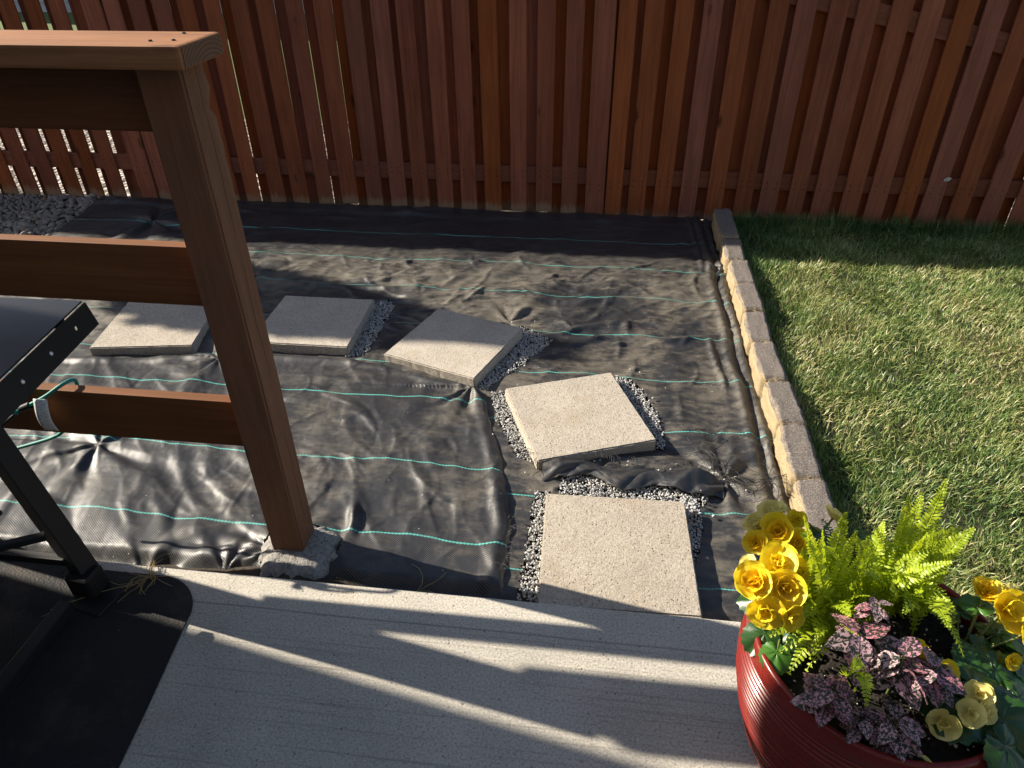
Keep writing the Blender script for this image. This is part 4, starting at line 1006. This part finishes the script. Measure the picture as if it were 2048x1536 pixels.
for tp, ar, w in [((.628, .995, .600), .05, .026), ((.561, .967, .580), .05, .022), ((.658, .919, .560), .06, .028), ((.662, .953, .520), .12, .024), ((.575, .898, .560), .05, .020), ((.630, .760, .440), .11, .026),
                  ((.576, .753, .500), .10, .028), ((.463, .830, .520), .07, .024), ((.673, .936, .440), .09, .024), ((.50, .80, .52), .07, .024), ((.60, .93, .55), .05, .024), ((.63, .90, .52), .06, .024),
                  ((.55, .83, .53), .06, .024), ((.51, .93, .53), .05, .022), ((.52, .78, .49), .09, .026), ((.645, .83, .44), .10, .026)]:
    tp = tuple(np.array(tp) + [0, .010, .026 if tp[2] > .45 else 0])
    frond(fe2, RBs + rng.normal(size=3) * [.016, .014, .002], tp, ar, w, M['fern'], rng)
    frond(fe2, RBs + rng.normal(size=3) * [.02, .02, .002], (np.array(tp) - RBs) * .82 + RBs + rng.normal(size=3) * [.03, .025, .006], ar * 1.1, w * .9, M['fern'], rng)
for q in range(16):
    a_ = rng.uniform(0, 6.28); r_ = rng.uniform(.05, .11)
    frond(fe2, np.array([.515, .885, .375]) + rng.normal(size=3) * [.012, .012, .002], (.505 + r_ * math.cos(a_), .875 + r_ * .8 * math.sin(a_), rng.uniform(.48, .585)), .06, rng.uniform(.020, .027), M['fern'], rng)
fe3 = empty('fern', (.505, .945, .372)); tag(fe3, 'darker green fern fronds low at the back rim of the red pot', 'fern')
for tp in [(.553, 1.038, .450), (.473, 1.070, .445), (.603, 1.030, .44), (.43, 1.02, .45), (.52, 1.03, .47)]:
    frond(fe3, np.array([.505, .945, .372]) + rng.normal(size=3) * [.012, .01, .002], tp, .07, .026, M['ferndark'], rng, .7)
fe4 = empty('fern', (.43, .72, .37)); tag(fe4, 'single small fern fronds hanging among the pink spotted leaves', 'fern')
for tp, w in [((.427, .634, .492), .020), ((.407, .672, .510), .017)]:
    frond(fe4, np.array([.452, .735, .372]) + rng.normal(size=3) * [.01, .01, .002], tp, .13, w, M['fern'], rng)

def petal_mesh(name, cup=.35, ruff=.06, seed=0):
    nu, nv = 9, 8; V = []
    for j in range(nv):
        v = j / (nv - 1)
        for i in range(nu):
            u_ = (i / (nu - 1)) * 2 - 1
            w = .66 * (math.sin(math.pi * (.08 + .80 * v) ** .95)) ** .62 + .02
            ed = 1 - .10 * abs(u_) ** 2 * (v ** 2)
            z = cup * (v ** 2 * .55 + .42 * u_ * u_ * w) + ruff * float(gnoise(u_ * 2 + seed, v * 3, seed)) * v
            V.append((v * ed, u_ * w, z))
    return np_mesh(name, np.array(V), grid_faces(nu, nv))
PET = [petal_mesh('petal', .35 + .12 * k, .12, k) for k in range(4)]
PETP = [m_.copy() for m_ in PET]; PETI = [m_.copy() for m_ in PET]
for a_, b_, c_ in zip(PET, PETP, PETI): a_.materials.append(M['petal']); b_.materials.append(M['petalpale']); c_.materials.append(M['petalin'])
def blossom(parent, pos, axis, r, rng, pale=False, double=True):
    r = r * rng.uniform(.78, .95); axis = Vector(axis).normalized(); q0 = axis.to_track_quat('Z', 'Y'); pos = Vector(pos)
    src = PETP if pale else PET
    # inner whorls form the heart of the blossom, outer petals are pieces of their own
    bmx = bmesh.new()
    for ring, (cnt, el, l, off) in enumerate(((5, 28, .86, .3), (4, 48, .64, .9), (3, 66, .42, .2), (2, 80, .28, .6)) if double else ((4, 44, .74, .3), (3, 66, .5, .9))):
        for k in range(cnt):
            me = src[int(rng.integers(4))]; n0 = len(bmx.verts)
            a = off + 2 * math.pi * k / cnt + rng.normal() * .15
            Mx = Matrix.Rotation(a, 4, 'Z') @ Matrix.Rotation(-R(el + rng.normal() * 7), 4, 'Y') @ Matrix.Scale(r * l * rng.uniform(.9, 1.1), 4)
            tmp = me.copy(); tmp.transform(Mx); bmx.from_mesh(tmp); bpy.data.meshes.remove(tmp)
    me = bm_mesh('blossom', bmx, True); me.materials.clear(); me.materials.append(M['petalpale'] if pale else (M['petalin'] if double else M['petal']))
    bl = link('blossom', me, None, parent, pos - Vector(parent.location)); bl.rotation_mode = 'QUATERNION'; bl.rotation_quaternion = q0
    for k in range(5):
        a = 2 * math.pi * k / 5 + rng.normal() * .18; sc_ = r * rng.uniform(.9, 1.12)
        p = link('petal', src[int(rng.integers(4))], None, bl, (0, 0, -.001 * k)); p.rotation_euler = (Matrix.Rotation(a, 3, 'Z') @ Matrix.Rotation(-R(rng.uniform(0, 24)), 3, 'Y')).to_euler(); p.scale = (sc_ * 1.12, sc_ * 1.2, sc_ * .9)
    return bl
def begleaf_mesh(k):
    nr, na = 7, 40; V = [(0, 0, 0)]
    for i in range(1, nr):
        for j in range(na):
            a = 2 * math.pi * j / na; f = i / (nr - 1)
            rad = .62 + .38 * math.cos(a * .5) ** 2 + .12 * math.cos(a) ; tooth = 1 + (.045 * (1 if j % 2 else -1) if i == nr - 1 else 0)
            notch = 1 - .75 * math.exp(-((abs(a - math.pi)) / .28) ** 2)
            r_ = f * rad * tooth * notch
            V.append((r_ * math.cos(a) + .0, r_ * math.sin(a) * .92, .10 * r_ * r_ * math.sin(a * 3.5 + k) - .28 * f * f * .5 + .05 * abs(math.sin(a * 3.5))))
    Fc = []
    for j in range(na): Fc.append((0, 1 + j, 1 + (j + 1) % na, 0))
    bm = bmesh.new(); vs = [bm.verts.new(v) for v in V]
    for j in range(na): bm.faces.new((vs[0], vs[1 + j], vs[1 + (j + 1) % na]))
    for i in range(nr - 2):
        for j in range(na):
            a, b = 1 + i * na + j, 1 + i * na + (j + 1) % na; bm.faces.new((vs[a], vs[a + na], vs[b + na], vs[b]))
    return bm_mesh('leaf', bm, True)
BLM = [begleaf_mesh(k) for k in range(3)]; BLL = [m_.copy() for m_ in BLM]
for a_, b_ in zip(BLM, BLL): a_.materials.append(M['begleaf']); b_.materials.append(M['beglight'])
def leaf_at(parent, me, pos, size, yaw, tilt, roll=0.0, name='leaf'):
    o = link(name, me, None, parent, Vector(pos) - Vector(parent.location)); o.rotation_euler = (Matrix.Rotation(yaw, 3, 'Z') @ Matrix.Rotation(tilt, 3, 'Y') @ Matrix.Rotation(roll, 3, 'X')).to_euler(); o.scale = (size,) * 3; return o
def stem_to(parent, a, b, r_=.0022):
    a, b = np.array(a, float), np.array(b, float); s = np.linspace(0, 1, 8)[:, None]; mid = (a + b) / 2 + np.array([0, 0, .02])
    P = (1 - s) ** 2 * a + 2 * s * (1 - s) * mid + s ** 2 * b - np.array(parent.location); return tube('stem', P, r_, M['stem'], parent, 6)
rng = np.random.default_rng(83)
def begonia(label, base, flowers, leaves):
    b = empty('begonia', base); tag(b, label, 'begonia')
    for (p, ax, r_, pale, dbl) in flowers:
        blossom(b, p, ax, r_, rng, pale, dbl); stem_to(b, base, np.array(p) - np.array(nz(ax)) * .004)
    for (p, s_, yaw, tilt, lt) in leaves:
        leaf_at(b, (BLL if lt else BLM)[int(rng.integers(3))], p, s_, yaw, tilt, rng.normal() * .2); stem_to(b, base, p, .0018)
    return b
begonia('begonia with a cluster of yellow blossoms at the back left rim of the red pot', (.40, .955, .372),
        [((.362, .968, .500), (-.35, -.55, .8), .034, False, True), ((.392, .955, .488), (.1, -.7, .7), .032, False, True), ((.325, .956, .478), (-.5, -.5, .7), .028, False, True),
         ((.414, 1.036, .468), (.0, -.5, .8), .022, False, False), ((.366, 1.030, .484), (-.2, .3, .9), .034, True, True), ((.335, 1.00, .478), (-.5, .1, .8), .028, True, True), ((.500, 1.080, .440), (.4, .3, .6), .026, True, False)],
        [((.435, .996, .430), .045, 1.2, .3, False), ((.381, .985, .425), .04, 2.4, .4, False), ((.37, .93, .43), .036, -2.0, .5, False), ((.47, 1.04, .425), .045, .9, .5, False), ((.40, .94, .45), .022, -1.5, .2, True)])
begonia('begonia with the largest yellow blossom cluster over the left rim of the pot', (.375, .860, .372),
        [((.336, .862, .530), (-.1, -.35, .9), .036, False, False), ((.296, .826, .520), (-.4, -.5, .75), .034, False, True), ((.341, .822, .518), (.1, -.75, .6), .034, False, True), ((.313, .796, .490), (-.2, -.85, .35), .035, False, False),
         ((.302, .893, .490), (-.6, -.3, .6), .018, True, False), ((.374, .872, .500), (.5, -.3, .7), .028, False, False), ((.300, .850, .492), (-.7, -.2, .6), .030, False, True), ((.352, .792, .488), (.4, -.8, .3), .026, False, False)],
        [((.331, .815, .405), .04, -2.4, .5, False), ((.36, .80, .40), .038, -1.2, .6, False), ((.33, .88, .42), .038, 2.9, .5, False), ((.345, .78, .405), .034, -1.9, .4, True)])
begonia('begonia with yellow blossoms and dark leaves overhanging the right rim of the red pot', (.655, .815, .372),
        [((.705, .900, .462), (.0, -.2, .9), .030, False, True), ((.716, .856, .472), (.25, -.6, .7), .040, False, False), ((.745, .885, .455), (.6, -.1, .7), .034, True, False), ((.738, .818, .458), (.6, -.5, .6), .028, False, True), ((.712, .789, .430), (.2, -.7, .6), .016, False, False)],
        [((.713, .845, .425), .055, .4, .35, False), ((.664, .806, .428), .055, -1.2, .3, False), ((.733, .810, .415), .055, -.2, .5, False), ((.684, .776, .42), .055, -.9, .4, False), ((.69, .88, .445), .034, 1.4, .2, True), ((.725, .83, .435), .030, -.5, .4, True), ((.70, .73, .415), .06, -1.0, .45, False), ((.66, .88, .43), .045, 1.9, .3, False), ((.755, .77, .40), .055, -.5, .6, False)])
begonia('begonia with small pale yellow blossoms low at the front right of the red pot', (.615, .735, .370),
        [((.622, .708, .450), (-.1, -.6, .75), .023, True, False), ((.602, .680, .440), (-.1, -.6, .75), .026, True, False), ((.571, .675, .418), (-.4, -.7, .4), .026, True, False), ((.632, .690, .432), (.4, -.5, .6), .022, True, False), ((.545, .762, .462), (-.3, -.6, .6), .026, False, False), ((.575, .735, .455), (.4, -.5, .6), .026, False, False)],
        [((.596, .715, .425), .062, -1.7, .25, False), ((.660, .690, .42), .060, -.9, .35, False), ((.628, .735, .435), .05, -.4, .3, False), ((.65, .65, .412), .055, -.8, .6, False)])
# dropped petals on the soil
for k, (p, yw) in enumerate((((.505, .646, .388), .4), ((.523, .640, .388), 2.0), ((.54, .630, .386), 3.4))):
    o = link('fallen_petal', PETP[k], None, None, p, (R(25), R(-30), yw)); o.scale = (.026,) * 3
    tag(o, ('leftmost', 'middle', 'rightmost')[k] + ' wilted pale petal dropped on the soil at the front of the pot', 'petal', 'petals dropped on the potting soil')

def ovate_mesh(k):
    nu, nv = 7, 10; V, uv = [], []
    for j in range(nv):
        v = j / (nv - 1); w = .34 * (math.sin(math.pi * min(1, v ** .72)) ** .85) + .004
        for i in range(nu):
            u_ = i / (nu - 1) * 2 - 1
            V.append((v, u_ * w * (1 + .05 * math.sin(v * 22 + k)), .16 * abs(u_) * w - .22 * v * v + .02 * math.sin(v * 14 + u_ * 4 + k))); uv.append((u_ * .5 + .5, v))
    me = np_mesh('leaf', np.array(V), grid_faces(nu, nv), True, np.array(uv)); me.materials.append(M['polka']); return me
OVM = [ovate_mesh(k) for k in range(4)]
rng = np.random.default_rng(97)
HY = [((.470, .783, .545), .030, 4, 'pink', 'topmost small pink spotted leaf cluster between the ferns'),
      ((.440, .742, .520), .058, 5, '', 'polka-dot plant with the brightest pink leaves at the centre of the pot'),
      ((.500, .718, .505), .060, 7, '', 'polka-dot plant with dark pink spotted leaves right of the pot centre'),
      ((.548, .715, .490), .052, 6, '', 'polka-dot plant with purple spotted leaves beside the pale yellow blossoms'),
      ((.400, .682, .462), .050, 7, '', 'polka-dot plant with pale pink leaves at the left front of the pot'),
      ((.490, .655, .440), .046, 8, '', 'polka-dot plant with lilac leaves low at the front of the pot'),
      ((.447, .660, .430), .032, 6, '', 'smallest lilac polka-dot plant at the front left of the soil')]
for (c, s_, n, _, lab) in HY:
    b0 = (c[0] + .01, c[1] + .01, .368); h = empty('polka_dot_plant', b0); tag(h, lab, 'polka-dot plant', 'pink spotted plants in the red pot')
    stem_to(h, b0, c, .002)
    a0 = rng.uniform(0, 6.28)
    for k in range(int(n * 1.6)):
        a = a0 + k * 2.4 + rng.normal() * .2; lvl = k // 2
        leaf_at(h, OVM[int(rng.integers(4))], (c[0] + .004 * math.cos(a), c[1] + .004 * math.sin(a), c[2] - .009 * lvl), s_ * rng.uniform(.76, 1.06), a, rng.uniform(-.25, .35), rng.normal() * .25)

# ================================================================== SPRUCE (its tip shades the stepping stones)
sp = empty('spruce_tree', (-5.6, 3.42, -.1)); tag(sp, 'small conical spruce beyond the left edge of the picture', 'tree')
TH = 3.15
tube('trunk', [(0, 0, 0), (.01, 0, 1.0), (0, .01, TH)], [.05, .03, .004], M['bark'], sp, 8)
rng = np.random.default_rng(13); Vs, Fs, o_ = [], [], 0
for k in range(26000):
    f = rng.random() ** .9; z = TH - .02 - f * (TH - .25)
    d = TH - z; rmax = float(np.interp(d, [0, .12, .3, .42, .6, .9, 1.02, 1.12, 1.35, 1.5, 2.9], [.02, .05, .09, .17, .27, .31, .22, .10, .09, .25, .45])) * (1 + .25 * float(gnoise(z * 9, 0.0, 3)))
    a = rng.uniform(0, 6.28); r_ = min(rmax, .62) * math.sqrt(rng.uniform(.05, 1)); c = np.array([r_ * math.cos(a), r_ * math.sin(a), z - .15 * r_])
    dr = nz(np.array([math.cos(a), math.sin(a), .1]) + rng.normal(size=3) * .45); sd = nz(np.cross(dr, rng.normal(size=3))); L_ = .075; w_ = .016
    Vs.append(np.array([c - sd * w_, c + sd * w_, c + dr * L_ + sd * w_ * .5, c + dr * L_ - sd * w_ * .5])); Fs.append((o_, o_ + 1, o_ + 2, o_ + 3)); o_ += 4
link('crown', np_mesh('crown', np.concatenate(Vs), np.array(Fs), False), M['needle'], sp)
